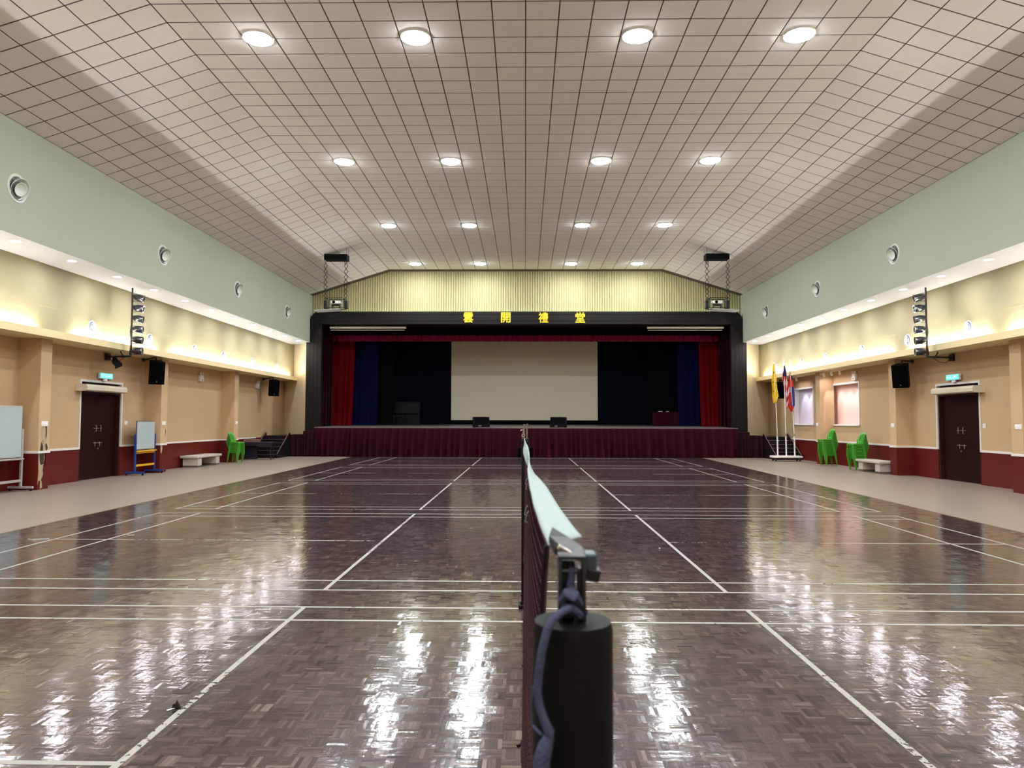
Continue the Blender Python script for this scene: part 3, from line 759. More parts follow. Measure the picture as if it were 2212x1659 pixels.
# red clothed table with two white things on it
rt = thing('clothed_table', 'table under a wine red cloth at the right of the stage', 'table', (7.5, 39.5, zst(39.5)))
m = MB(); m.rbox(-.66, -.3, .70, .66, .3, .73, .01); build('tabletop', m, M['wine'], rt)
curtain('cloth', rt, -.67, .67, -.31, .01, .725, 10, 88, M['wine'], amp=.03, flare=1)
for sx in (-1, 1): m = MB(); m.box(sx * .665 - .01, -.3, .01, sx * .665 + .01, .3, .72); build('cloth_side', m, M['wine'], rt)
for i, (dx, wd, nm) in enumerate(((-.32, .22, 'left'), (.06, .14, 'right'))):
    m = MB(); m.rbox(7.5 + dx - wd / 2, 39.4, zst(39.5) + .731, 7.5 + dx + wd / 2, 39.5, zst(39.5) + .775, .01)
    tag(build('white_packet', m, M['plate']), 'small flat white packet on the red clothed stage table, %s one' % nm, 'packet')
# black box below the stage edge
sb = thing('bass_speaker', 'black square speaker box on the floor against the stage skirt behind the net', 'speaker', (0, 34.35, 0))
m = MB(); m.rbox(-.345, -.2, .0, .345, .2, .475, .015); build('cabinet', m, M['black'], sb)
m = MB(); m.rbox(-.32, -.212, .03, .32, -.2, .445, .005); build('grille', m, M['grille'], sb)
m = MB(); m.M = T(.2, -.214, .22) @ RX(PI / 2); m.lathe([(.0005, .004), (.018, .004), (.02, 0)], 12); build('badge', m, M['chrome'], sb)

# ------------------------------------------------------------------ soffit downlights and jet vents
dl = thing('downlight', '', 'downlight', (0, 0, ZS), 0, 'small recessed downlights under the side soffits')
m = MB(); m.lathe([(.085, .0), (.11, -.006), (.115, 0), (.11, .002)], 24); build('rim', m, M['rim'], dl, smooth=True)
m = MB(); m.disc(.088, -.003, 24, True); build('lens', m, M['down'], dl)
first = True
ordn = ['first', 'second', 'third', 'fourth', 'fifth', 'sixth', 'seventh', 'eighth', 'ninth', 'tenth', 'eleventh', 'twelfth', 'thirteenth', 'fourteenth', 'fifteenth', 'sixteenth', 'seventeenth', 'eighteenth', 'nineteenth', 'twentieth', 'twenty-first']
dys = [34.8 - 1.95 * k for k in range(21)]
for sgn, nm in ((-1, 'left'), (1, 'right')):
    for k, y in enumerate(dys):
        if k < 11: lab = 'small round downlight in the %s soffit, %s counted from the stage' % (nm, ordn[k])
        else: lab = 'small round downlight in the %s soffit beyond the picture edge, %s from the stage' % (nm, ordn[k])
        if first: dl.location = (sgn * 10.79, y, ZS); dl['label'] = lab; first = False
        else: dup(dl, (sgn * 10.79, y, ZS), None, lab)
def jet(r, mr, md, sgn, tiltz, tilty, name, label, group, loc, ds=.7):
    t = thing(name, label, 'air vent', loc, 0 if sgn < 0 else PI, group)
    B = RY(PI / 2)                               # local z -> +x (into the hall)
    m = MB(); m.M = B; m.lathe([(r * .80, -.02), (r * .82, .012), (r * .95, .02), (r, .004), (r, -.005)], 32); build('flange', m, mr, t, smooth=True)
    m = MB(); m.M = B; m.lathe([(r * .82, .01), (r * .8, .004), (r * .5, .002), (.0005, .001)], 32); build('throat', m, md, t, smooth=True)
    A = T(.03 * ds, 0, 0) @ RZ(tiltz) @ RY(PI / 2 + tilty) @ Matrix.Diagonal((1, 1, ds, 1))
    m = MB(); m.M = A; m.lathe([(r * .50, -.04), (r * .68, .03), (r * .745, .08), (r * .71, .08), (r * .64, .03), (r * .48, -.03)], 28); build('nozzle_ring', m, mr, t, smooth=True)
    m = MB(); m.M = A; m.lathe([(r * .24, -.01), (r * .40, .05), (r * .48, .10), (r * .44, .10), (r * .34, .05), (r * .2, .02), (.0005, .01)], 24); build('nozzle_core', m, mr, t, smooth=True)
    return t
for k, y in enumerate((32.0, 26.42, 20.9, 14.78)):
    jet(.30, M['vent'], M['ventdark'], -1, -.18, .34, 'air_jet_vent', 'round jet vent on the left green bulkhead, %s from the stage' % ordn[k], 'jet vents on the green bulkheads', (-XB, y, 6.43))
for k, y in enumerate((32.0, 26.42, 20.9)):
    jet(.30, M['vent'], M['ventdark'], 1, .18, .34, 'air_jet_vent', 'round jet vent on the right green bulkhead, %s from the stage' % ordn[k], 'jet vents on the green bulkheads', (XB, y, 6.43))
for sgn, nm, ys in ((-1, 'left', (34.32, 31.24, 28.2, 25.7, 22.6, 19.55)), (1, 'right', (34.32, 31.23, 28.78, 25.66, 22.6, 19.52))):
    for k, y in enumerate(ys):
        jet(.18, M['ventw'], M['ventwd'], sgn, -sgn * .08, .1, 'wall_vent', 'small white round vent on the %s yellow band, %s from the stage' % (nm, ordn[k]), 'white vents on the yellow bands', (sgn * XU, y, 4.18), .3)

# ------------------------------------------------------------------ projector lifts
for xc, nm in ((-7.76, 'left'), (7.79, 'right')):
    Yp = 30.0; sg = 1 if nm == 'left' else -1
    t = thing('projector_lift', 'black scissor lift lowering a projector from the %s ceiling slope' % nm, 'projector lift', (xc, Yp, 0))
    zsl = ZF - (abs(xc) - XFC) * (ZF - ZE) / (XB - XFC)
    m = MB(); m.rbox(-.47, -.22, 8.26, .47, .22, 8.49, .008); build('winch_box', m, M['black'], t)
    for dx in (-.44, .44):
        for dy in (-.18, .18):
            m = MB(); xx = xc + dx; m.tube([(dx, dy, 8.45), (dx, dy, ZF - (abs(xx) - XFC) * (ZF - ZE) / (XB - XFC) + .02)], .006, 6); build('hanger_rod', m, M['steel'], t)
    m = MB(); m.tube([(sg * .44, -.2, 8.3), (sg * .5, -.22, 8.1), (sg * .40, -.2, 8.02), (sg * .36, -.2, 8.22)], .012, 6); build('power_cable', m, M['rubber'], t)
    lv = np.concatenate([[8.26], 8.26 - np.cumsum(np.linspace(.235, .15, 8))]); lv = 8.26 - (8.26 - lv) * (8.26 - 6.62) / (8.26 - lv[-1])
    for dx in (-.42, .42):
        for k in range(8):
            za, zb_ = lv[k], lv[k + 1]
            for s2, yo in ((-1, -.02), (1, .02)):
                m = MB(); m.tube([(dx - s2 * .075, yo - .12, za), (dx + s2 * .075, yo - .12, zb_)], .011, 6); build('scissor_arm', m, M['blackmetal'], t)
    m = MB()
    for a, b in (((-.36, -.22), (.36, -.22)), ((-.36, .22), (.36, .22)), ((-.36, -.22), (-.36, .22)), ((.36, -.22), (.36, .22))):
        m.tube([(a[0], a[1], 6.68), (b[0], b[1], 6.68)], .016, 6); m.tube([(a[0], a[1], 6.28), (b[0], b[1], 6.28)], .016, 6)
    for a in (-.36, .36):
        for b in (-.22, .22): m.tube([(a, b, 6.27), (a, b, 6.69)], .016, 6)
    build('cage', m, M['blackmetal'], t)
    for dx in (-.42, .42): m = MB(); m.rbox(dx - .07, -.1, 6.26, dx + .07, .1, 6.6, .02); build('pulley_housing', m, M['blackmetal'], t)
    m = MB(); m.M = RY(-sg * .05); m.rbox(-.53, -.3, 6.19, .53, .3, 6.215, .005); build('ceiling_flap', m, M['soffit'], t)
    p = MB(); p.rbox(-.2, -.16, 6.46, .2, .16, 6.58, .03); pr = build('projector_body', p, M['rim'], t, smooth=True)
    p = MB(); p.M = T(-.06, -.16, 6.52) @ RX(PI / 2); p.lathe([(.06, 0), (.055, .04), (.04, .04), (.035, .01), (.0005, .01)], 16); build('lens', p, M['black'], pr, smooth=True)
    p = MB(); p.box(-.17, -.13, 6.40, .17, .13, 6.42); p.box(-.16, -.1, 6.28, -.14, .1, 6.41); p.box(.14, -.1, 6.28, .16, .1, 6.41); build('projector_shelf', p, M['blackmetal'], t)

# ------------------------------------------------------------------ wall rigs, speakers, signs, plates
def can_at(zc, sgn, tilt, yaw, parent):
    A = T(sgn * -.02, -.02, zc)
    m = MB(); m.tube([A @ Vector((0, 0, .10)), A @ Vector((-sgn * .14, 0, .115)), A @ Vector((-sgn * .17, 0, .1))], .008, 6)
    m.tube([A @ Vector((0, 0, -.10)), A @ Vector((-sgn * .14, 0, -.115)), A @ Vector((-sgn * .17, 0, -.1))], .008, 6)
    m.tube([A @ Vector((0, 0, .11)), A @ Vector((0, 0, -.11))], .012, 6)
    return A
for sgn, nm in ((-1, 'left'), (1, 'right')):
    t = thing('lighting_pipe', 'black vertical pipe holding six stage lamps at the %s wall' % nm, 'lighting pipe', (sgn * 11.2, 20.74, 0))
    m = MB(); m.tube([(0, 0, 3.46), (0, 0, 5.45)], .026, 10); build('pole', m, M['blackmetal'], t, smooth=True)
    m = MB(); m.tube([(0, 0, 3.50), (-.0 + sgn * 1.08, .66, 3.54)], .03, 8); build('arm', m, M['blackmetal'], t, smooth=True)
    m = MB(); m.rbox(sgn * 1.05 - .03, .58, 3.44, sgn * 1.05 + .05, .76, 3.64, .006); build('wall_bracket', m, M['blackmetal'], t)
    m = MB(); m.tube([(0, .03, 4.9), (.02 * sgn, .04, 4.5), (.05 * sgn, .04, 4.2), (.02 * sgn, .05, 3.9), (.06 * sgn, .05, 3.6), (.03 * sgn, .03, 3.5)], .022, 6); build('cable_bundle', m, M['rubber'], t, smooth=True)
    m = MB(); m.tube([(.35 * sgn, .22, 3.55), (.45 * sgn, .3, 3.62), (.5 * sgn, .34, 3.78)], .014, 6); m.tube([(.2 * sgn, .1, 3.5), (.5 * sgn, .3, 3.38), (.8 * sgn, .5, 3.38), (.95 * sgn, .58, 3.5)], .008, 6); build('loose_cable', m, M['rubber'], t, smooth=True)
    zs_ = [5.16, 4.86, 4.56, 4.26, 3.96, 3.64]
    names = ['top', 'second from top', 'third from top', 'third from bottom', 'second from bottom', 'bottom']
    for k, zc in enumerate(zs_):
        c = thing('stage_lamp', 'black stage lamp can, %s of six on the %s wall pipe' % (names[k], nm), 'stage lamp', (sgn * 11.2 - sgn * .04, 20.70, zc), 0, 'stage lamps on the wall pipes')
        yk = MB(); yk.tube([(0, 0, .09), (-sgn * .13, 0, .10), (-sgn * .16, 0, .07)], .008, 6); yk.tube([(0, 0, -.09), (-sgn * .13, 0, -.10), (-sgn * .16, 0, -.07)], .008, 6); yk.tube([(0, 0, .1), (0, 0, -.1)], .014, 6)
        build('yoke', yk, M['blackmetal'], c)
        tilt = [-.3, -.15, -.2, -.05, -.12, -.03][k]
        A = T(-sgn * .18, -.01, 0) @ RY(-sgn * (PI / 2 - tilt)) @ RX(-.25)
        b = MB(); b.M = A; b.lathe([(.0005, -.15), (.05, -.15), (.085, -.10), (.105, -.02), (.105, .10), (.115, .105), (.115, .125), (.09, .125), (.085, .11)], 20); body = build('lamp_can', b, M['canblack'], c, smooth=True)
        b = MB(); b.M = A; b.disc(.09, .108, 20); build('lens', b, M['chrome'], body)
        b = MB(); b.M = A; b.box(-.012, .09, -.06, .012, .125, .0); b.box(-.012, -.125, -.06, .012, -.09, 0); build('side_knob', b, M['blackmetal'], body)
# paddle aerial on the left arm
pa = thing('paddle_antenna', 'flat black paddle aerial hanging under the left lamp arm', 'antenna', (-11.75, 21.0, 3.5))
m = MB(); m.prism([(-.18, -.02), (-.02, 0), (.0, -.05), (.28, -.16), (.28, -.24), (-.04, -.34), (-.06, -.26), (-.2, -.2), (-.22, -.12)], -.012, .012, 'yz'); build('paddle', m, M['black'], pa)
m = MB(); m.tube([(0, -.06, -.03), (0, -.06, .03)], .012, 6); build('clamp', m, M['blackmetal'], pa)
def speaker(loc, rz, label, mount):
    t = thing('wall_speaker', label, 'speaker', loc, rz, 'wall loudspeakers')
    m = MB(); m.M = RX(.2)
    m.prism([(-.23, -.2), (.23, -.2), (.17, .2), (-.17, .2)], -.36, .36, 'xy'); build('cabinet', m, M['black'], t)
    g = MB(); g.M = RX(.2); g.rbox(-.215, -.212, -.34, .215, -.199, .34, .005); build('grille', g, M['grille'], t)
    g = MB(); g.M = RX(.2); g.box(-.012, -.215, -.29, .022, -.211, -.25); build('badge', g, M['framedark'], t)
    b = MB(); q = RZ(-rz) @ (Vector(mount) - Vector(loc))
    b.tube([(0, .05, .36), (0, .05, .47), tuple(q)], .022, 8); b.tube([tuple(q * .97), tuple(q)], .06, 8); build('wall_arm', b, M['blackmetal'], t)
    return t
speaker((-11.66, 23.1, 3.2), .62, 'black loudspeaker on the left wall beside the lamp pipe', (-12.28, 23.5, 3.62))
speaker((-11.66, 34.0, 3.2), .55, 'black loudspeaker on the left wall near the stage', (-12.28, 34.4, 3.62))
speaker((11.70, 23.15, 3.13), -.72, 'black loudspeaker on the right wall beside the lamp pipe', (12.28, 23.6, 3.60))
speaker((11.66, 34.1, 3.13), -.5, 'black loudspeaker on the right wall half hidden by the flags', (12.28, 34.5, 3.60))
def text_mesh(name, body, size, m, parent, loc, rot, ext=.001):
    cu = bpy.data.curves.new('t', 'FONT'); cu.body = body; cu.size = size; cu.extrude = ext; cu.align_x = 'CENTER'; cu.align_y = 'CENTER'; cu.resolution_u = 3; cu.offset = size * .012
    to = bpy.data.objects.new('t', cu); COL.objects.link(to); bpy.context.view_layer.update()
    me = bpy.data.meshes.new_from_object(to.evaluated_get(bpy.context.evaluated_depsgraph_get())); bpy.data.objects.remove(to)
    me.materials.clear(); me.materials.append(m); o = link(name, me, parent); o.location = loc; o.rotation_euler = rot; return o
for sgn, nm in ((-1, 'left'), (1, 'right')):
    t = thing('exit_sign', 'lit cyan exit sign above the %s double door' % nm, 'exit sign', (sgn * (XW - .07), 21.3, 2.83), -sgn * -PI / 2 if False else (PI / 2 if sgn < 0 else -PI / 2))
    m = MB(); m.rbox(-.08, -.02, -.01, .08, .04, .06, .01); build('mount', m, M['plate'], t)
    m = MB(); m.rbox(-.33, -.035, .055, .33, .035, .225, .01); build('housing', m, M['ventw'], t)
    m = MB(); m.box(-.31, -.04, .07, .31, -.034, .21); build('lit_face', m, M['exit'], t)
    text_mesh('lettering', 'KELUAR', .145, M['exit_text'], t, (0, -.042, .14), (PI / 2, 0, 0))
    # air curtain over the door
    a = thing('air_curtain', 'long ivory air curtain unit mounted over the %s double door' % nm, 'air curtain', (sgn * (XW - .16), 21.0, 2.49), PI / 2 if sgn < 0 else -PI / 2)
    for h0, h1 in ((-1.02, -.004), (.004, 1.02)):
        m = MB(); m.M = RZ(PI / 2); m.prism([(-.16, 0), (.10, -.0), (.18, .03), (.19, .12), (.14, .19), (-.16, .19)], -h1, -h0, 'xz') if False else None
        m = MB(); m.prism([(.16, 0), (-.10, 0), (-.17, .03), (-.18, .12), (-.14, .185), (.16, .185)], h0, h1, 'yz'); build('casing', m, M['acwhite'], a)
    m = MB(); m.box(-.95, -.06, -.012, .95, .02, 0); build('outlet_grille', m, M['framedark'], a)
    m = MB(); m.box(-.98, -.1, .186, .98, .1, .192); build('intake_grille', m, M['framedark'], a)
def em(loc, sgn, label):
    t = thing('emergency_light', label, 'emergency light', loc, PI / 2 if sgn < 0 else -PI / 2, 'twin head emergency lights')
    m = MB(); m.rbox(-.14, -.09, -.12, .14, .018, .12, .012); build('battery_box', m, M['plate'], t)
    for sx in (-1, 1):
        m = MB(); m.M = T(sx * .09, -.05, .17) @ RX(PI / 2 + .2); m.lathe([(.0005, -.03), (.04, -.03), (.055, .0), (.055, .03), (.045, .032), (.0005, .028)], 14); build('lamp_head', m, M['plate'], t, smooth=True)
    m = MB(); m.box(-.03, -.094, -.09, .03, -.09, -.05); build('indicator', m, M['red'], t)
em((-XW + .022, 27.67, 3.27), -1, 'white twin head emergency light high on the left wall, nearer one')
em((-XW + .02, 33.6, 3.27), -1, 'white twin head emergency light high on the left wall by the far speaker')
em((XW - .02, 27.66, 3.36), 1, 'white twin head emergency light above the pinkish wall niche')
em((XW - .02, 34.2, 3.27), 1, 'white twin head emergency light beside the lilac wall niche behind the flags')
def plate(loc, sgn, wd, label):
    t = thing('switch_plate', label, 'switch plate', loc, PI / 2 if sgn < 0 else -PI / 2, 'white wall plates')
    m = MB(); m.rbox(-wd / 2, -.014, -.06, wd / 2, .004, .06, .006); build('plate', m, M['plate'], t)
    m = MB(); m.rbox(-wd / 6, -.018, -.025, wd / 6, -.012, .025, .003); build('rocker', m, M['plate'], t)
plate((-XP, 17.9, 1.595), -1, .24, 'white wall plate above the broken plaster of the left pilaster')
plate((-XP, 23.87, 1.59), -1, .22, 'white wall plate on the pilaster right of the blue framed whiteboard')
plate((-XP, 29.95, 1.59), -1, .2, 'white wall plate on the left pilaster above the green chairs')
plate((-XW, 22.6, 1.60), -1, .15, 'small white switch between the left door and the blue framed whiteboard')
plate((XP, 30.0, 1.58), 1, .2, 'white wall plate between the two wall niches')
plate((XP, 23.88, 1.58), 1, .2, 'white wall plate on the right pilaster over the bench')
plate((XP, 17.85, 1.58), 1, .24, 'white wall plate at the right edge of the picture')
plate((XW, 20.05, 1.59), 1, .12, 'small white switch beside the right double door')
# track lamps above the niches
for k, (y, pos) in enumerate(((33.1, 'fifth'), (32.35, 'fourth'), (29.4, 'third'), (28.65, 'second'), (27.9, 'first'))):
    t = thing('track_spot', 'small white spot under the right ledge above a niche, %s from the camera' % pos, 'spotlight', (11.8, y, 3.66), 0, 'white spots above the niches')
    m = MB(); m.box(-.02, -.03, -.02, .02, .03, .015); m.tube([(0, 0, -.02), (0, 0, -.07)], .01, 6); build('mount', m, M['whitepaint'], t)
    A = T(0, 0, -.13) @ RY(-.28)
    m = MB(); m.M = A; m.lathe([(.0005, .08), (.045, .08), (.05, .07), (.05, -.08), (.042, -.08), (.04, -.06)], 16); build('shade', m, M['whitepaint'], t, smooth=True)
    m = MB(); m.M = A; m.disc(.042, -.065, 16, True); build('lens', m, M['track'], t)
    sl = bpy.data.lights.new('track_beam', 'SPOT'); sl.energy = 10; sl.spot_size = math.radians(56); sl.spot_blend = .35; sl.shadow_soft_size = .02; sl.color = (1, .95, .98)
    lo = bpy.data.objects.new('track_beam', sl); COL.objects.link(lo); lo.parent = t
    lo.location = A @ Vector((0, 0, -.09)); lo.rotation_euler = (0, -.42, 0)
tr = MB(); tr.box(11.78, 26.9, 3.655, 11.82, 30.2, 3.672); tag(build('lamp_track', tr, M['whitepaint']), 'white lamp track under the right ledge over the pinkish niche', 'lamp track')

# ------------------------------------------------------------------ things along the walls
def whiteboard(label, loc, wd, z0_, z1_, wood, rails, frame, name='whiteboard'):
    """board seen from +x; local x runs along the wall"""
    t = thing(name, label, 'whiteboard', loc, PI / 2)
    h = wd / 2
    m = MB(); m.rbox(-h, -.015, z0_, h, .015, z1_, .01); build('board_edge', m, frame, t)
    m = MB(); m.rbox(-h + .025, -.02, z0_ + .025, h - .025, -.012, z1_ - .025, .004); build('writing_surface', m, M['boardw'], t)
    for sx in (-1, 1):
        x = sx * (h + .03)
        m = MB(); m.rbox(x - .028, -.025, .09, x + .028, .025, z0_ + (z1_ - z0_) * .55, .006); post = build('upright', m, wood, t)
        m = MB(); m.rbox(x - .03, -.30, .065, x + .03, .30, .12, .008); foot = build('foot', m, wood, t)
        for sy in (-1, 1):
            m = MB(); m.M = T(x, sy * .25, .034) @ RY(PI / 2); m.lathe([(.0005, -.014), (.03, -.014), (.034, 0), (.03, .014), (.0005, .014)], 14); m.M = T(x, sy * .25, 0); m.box(-.018, -.012, .034, .018, .012, .07)
            build('castor', m, M['rubber'], foot)
    for zr in rails[0]:
        m = MB(); m.rbox(-h, -.02, zr - .03, h, .02, zr + .03, .005); build('cross_rail', m, rails[1], t)
    m = MB(); m.rbox(-h, -.09, z0_ - .05, h, .0, z0_ - .015, .006); build('pen_tray', m, rails[1], t)
    return t
whiteboard('large whiteboard on a grey wheeled stand at the left picture edge', (-11.95, 16.1, 0), 2.55, .80, 2.02, M['alu'], ((.25,), M['alu']), M['alu'])
wb = whiteboard('small whiteboard on a blue wheeled frame with yellow rails', (-11.86, 22.95, 0), 1.12, .77, 1.665, M['bluepaint'], ((.3, .69), M['yellowpaint']), M['framedark'])
m = MB(); m.rbox(.15, -.07, .745, .42, -.03, .775, .01); tag(build('board_duster', m, M['card']), 'brown board duster on the yellow tray of the blue whiteboard frame', 'duster'); 
o = bpy.data.objects['board_duster']; o.location = (-11.86, 22.95, 0); o.rotation_euler = (0, 0, PI / 2)
def bench(label, x0_, x1_, y0_, y1_):
    t = thing('stone_bench', label, 'bench', ((x0_ + x1_) / 2, (y0_ + y1_) / 2, 0), 0)
    hx_, hy_ = (x1_ - x0_) / 2, (y1_ - y0_) / 2
    m = MB(); m.rbox(-hx_, -hy_, .335, hx_, hy_, .42, .02, 3); build('seat_slab', m, M['bench'], t, smooth=True)
    for sy in (-1, 1):
        m = MB(); m.rbox(-hx_ + .06, sy * (hy_ - .27) - .16, .07, hx_ - .04, sy * (hy_ - .27) + .16, .335, .01); b = build('block_leg', m, M['bench'], t)
        m = MB(); m.box(-hx_ + .065, sy * (hy_ - .27) - .155, .0, hx_ - .045, sy * (hy_ - .27) + .155, .07); build('plinth', m, M['benchbase'], b)
bench('cream stone bench with two block legs along the left wall', -12.27, -11.62, 26.15, 28.25)
bench('cream stone bench with two block legs along the right wall', 11.42, 12.0, 24.15, 25.9)
# green plastic chairs
def chair_parts():
    t = thing('plastic_chair', '', 'chair', (0, 0, 0))
    # faces -y; seat 0.44 high
    def seat(u, v):
        x = (u - .5) * (.43 - .04 * v); y = -.22 + .42 * v
        dip = .012 * (1 - (2 * u - 1) ** 2) * math.sin(PI * v)
        edge = max(0, abs(2 * u - 1) - .86) / .14; fr_ = max(0, .1 - v) / .1
        return (x, y, .44 - dip - .037 * edge ** 2 - .036 * fr_ ** 2)
    m = MB(); m.grid(seat, 12, 12); build('seat', m, M['greenplastic'], t, smooth=True, solid=.005, fix=False)
    m = MB()
    def back(u, v):
        wv = .40 - .07 * v * v - .03 * v; x = (u - .5) * wv
        y = .19 + .03 * v + .12 * v * v - .035 * (2 * u - 1) ** 2
        return (x, y, .43 + .40 * v - .05 * max(0, v - .75) * 4 * (2 * u - 1) ** 4)
    nu, nv = 9, 10
    vs = [back(i / nu, j / nv) for j in range(nv + 1) for i in range(nu + 1)]; fs = []
    for j in range(nv):
        for i in range(nu):
            if i in (2, 4, 6) and 2 <= j <= 7: continue
            fs.append((j * (nu + 1) + i, j * (nu + 1) + i + 1, (j + 1) * (nu + 1) + i + 1, (j + 1) * (nu + 1) + i))
    m.add(vs, fs); build('backrest', m, M['greenplastic'], t, smooth=True, solid=.006, fix=False)
    for sx in (-1, 1):
        for sy in (-1, 1):
            x1_, y1_ = sx * .19, (.19 if sy > 0 else -.205); x0_, y0_ = sx * .205, (.225 if sy > 0 else -.222)
            m = MB(); tk = .007
            def sec(x, y, z, w_): return [(x, y, z), (x - sx * w_, y, z), (x - sx * w_, y - sy * tk, z), (x - sx * tk, y - sy * tk, z), (x - sx * tk, y - sy * w_, z), (x, y - sy * w_, z)]
            A, B = sec(x0_, y0_, 0, .030), sec(x1_, y1_, .43, .056)
            m.add(A + B, [(0, 1, 2, 3, 4, 5), (11, 10, 9, 8, 7, 6)] + [(i, (i + 1) % 6, (i + 1) % 6 + 6, i + 6) for i in range(6)])
            build('leg', m, M['greenplastic'], t)
    for sx in (-1, 1):
        m = MB(); m.box(sx * .2 - .003, -.19, .412, sx * .2 + .003, .18, .432); build('apron', m, M['greenplastic'], t)
    return t
ch0 = chair_parts(); used = False
for (cxx, cyy, rz, n, nm) in ((-11.55, 29.33, PI / 2 - .15, 9, 'left wall stack'), (11.68, 28.72, -PI / 2 + .1, 13, 'taller right wall stack'), (11.66, 26.15, -PI / 2 + .1, 11, 'right wall stack beside the bench')):
    for k in range(n):
        f = Vector((-math.sin(-rz), -math.cos(rz), 0)); d = Matrix.Rotation(rz, 3, 'Z') @ Vector((0, -1, 0))
        loc = (cxx + d.x * .011 * k, cyy + d.y * .011 * k, .049 * k)
        pos = 'topmost' if k == n - 1 else ('bottom' if k == 0 else '%s from the floor' % (ordn[k] if k < 13 else k))
        lab = 'green plastic chair, %s in the %s' % (pos, nm)
        if not used: ch0.location = loc; ch0.rotation_euler = (0, 0, rz); ch0['label'] = lab; used = True; o = ch0
        else: o = dup(ch0, loc, rz, lab)
        o['group'] = 'stacked green chairs'
# dark folding table with boxes, by the left stairs
tb = thing('folding_table', 'dark navy folding table by the left stage stairs', 'table', (-11.55, 31.95, 0), .12)
m = MB(); m.rbox(-.66, -.33, .715, .66, .33, .75, .008); build('tabletop', m, M['navyply'], tb)
m = MB(); m.box(-.62, -.3, .60, .62, .3, .715); build('apron', m, M['navyply'], tb)
m = MB(); m.rbox(-.6, .1, .02, -.1, .3, .58, .01); build('under_table_box', m, M['navyply'], tb)  # plain dark box under the left half of the tabletop
for sx in (-1, 1):
    for sy in (-1, 1):
        m = MB(); m.tube([(sx * .58, sy * .27, 0), (sx * .56, sy * .26, .715)], .022, 6); build('leg', m, M['blackmetal'], tb)
    m = MB(); m.tube([(sx * .53, -.27, .25), (sx * .53, .27, .25)], .011, 6); build('leg_brace', m, M['blackmetal'], tb)
    m = MB(); m.tube([(sx * .53, 0, .25), (sx * .15, 0, .7)], .010, 6); build('folding_strut', m, M['blackmetal'], tb)
for x, wd, h_, nm in ((-12.02, .3, .14, 'left'), (-11.70, .34, .13, 'right')):
    m = MB(); m.rbox(-wd / 2, -.12, 0, wd / 2, .12, h_, .006); b = build('cardboard_box', m, M['card'])
    b.location = (x, 31.95, .751); b.rotation_euler = (0, 0, .1); tag(b, 'small brown carton on the navy folding table, %s one' % nm, 'box', 'cartons on the folding table')
# flags on a white trolley
ft = thing('flag_trolley', 'white wheeled trolley with three upright pole sockets before the right stairs', 'trolley', (11.16, 31.9, 0))
m = MB(); m.rbox(-.64, -.26, .15, .62, .26, .235, .03, 3); build('platform', m, M['whitepaint'], ft, smooth=True)
for dx in (-.52, .5):
    for dy in (-.19, .19):
        m = MB(); m.M = T(dx, dy, .075) @ RY(PI / 2 - .3); m.lathe([(.0005, -.02), (.06, -.022), (.075, -.012), (.075, .012), (.06, .022), (.0005, .02)], 18); wh = build('castor_wheel', m, M['rubber'], ft, smooth=True)
        m = MB(); m.M = T(dx, dy, .075) @ RY(PI / 2 - .3); m.lathe([(.0005, -.026), (.03, -.026), (.03, .026), (.0005, .026)], 12); build('hub', m, M['chrome'], wh)
        m = MB(); m.box(dx - .03, dy - .02, .1, dx + .03, dy + .02, .155); build('castor_fork', m, M['steel'], ft)
xs = (-.365, 0, .36)
for dx in xs:
    m = MB(); m.tube([(dx, 0, .23), (dx - .01, 0, 1.13)], .032, 10); build('socket_post', m, M['whitepaint'], ft, smooth=True)
    m = MB(); m.tube([(dx - .03, -.04, .55), (dx + .05, -.04, .57)], .012, 6); m.tube([(dx - .03, -.04, .85), (dx + .05, -.04, .87)], .012, 6); build('clamp_screw', m, M['chrome'], ft)
def flag_mat(name, fn):
    m = mat(name, (200, 200, 200), .8, var=0); nt = m.node_tree; b = nt.nodes['Principled BSDF']
    for l in list(b.inputs['Base Color'].links): nt.links.remove(l)
    a = nt.nodes.new('ShaderNodeAttribute'); a.attribute_name = 'cloth'; nt.links.new(a.outputs['Color'], b.inputs['Base Color']); return m
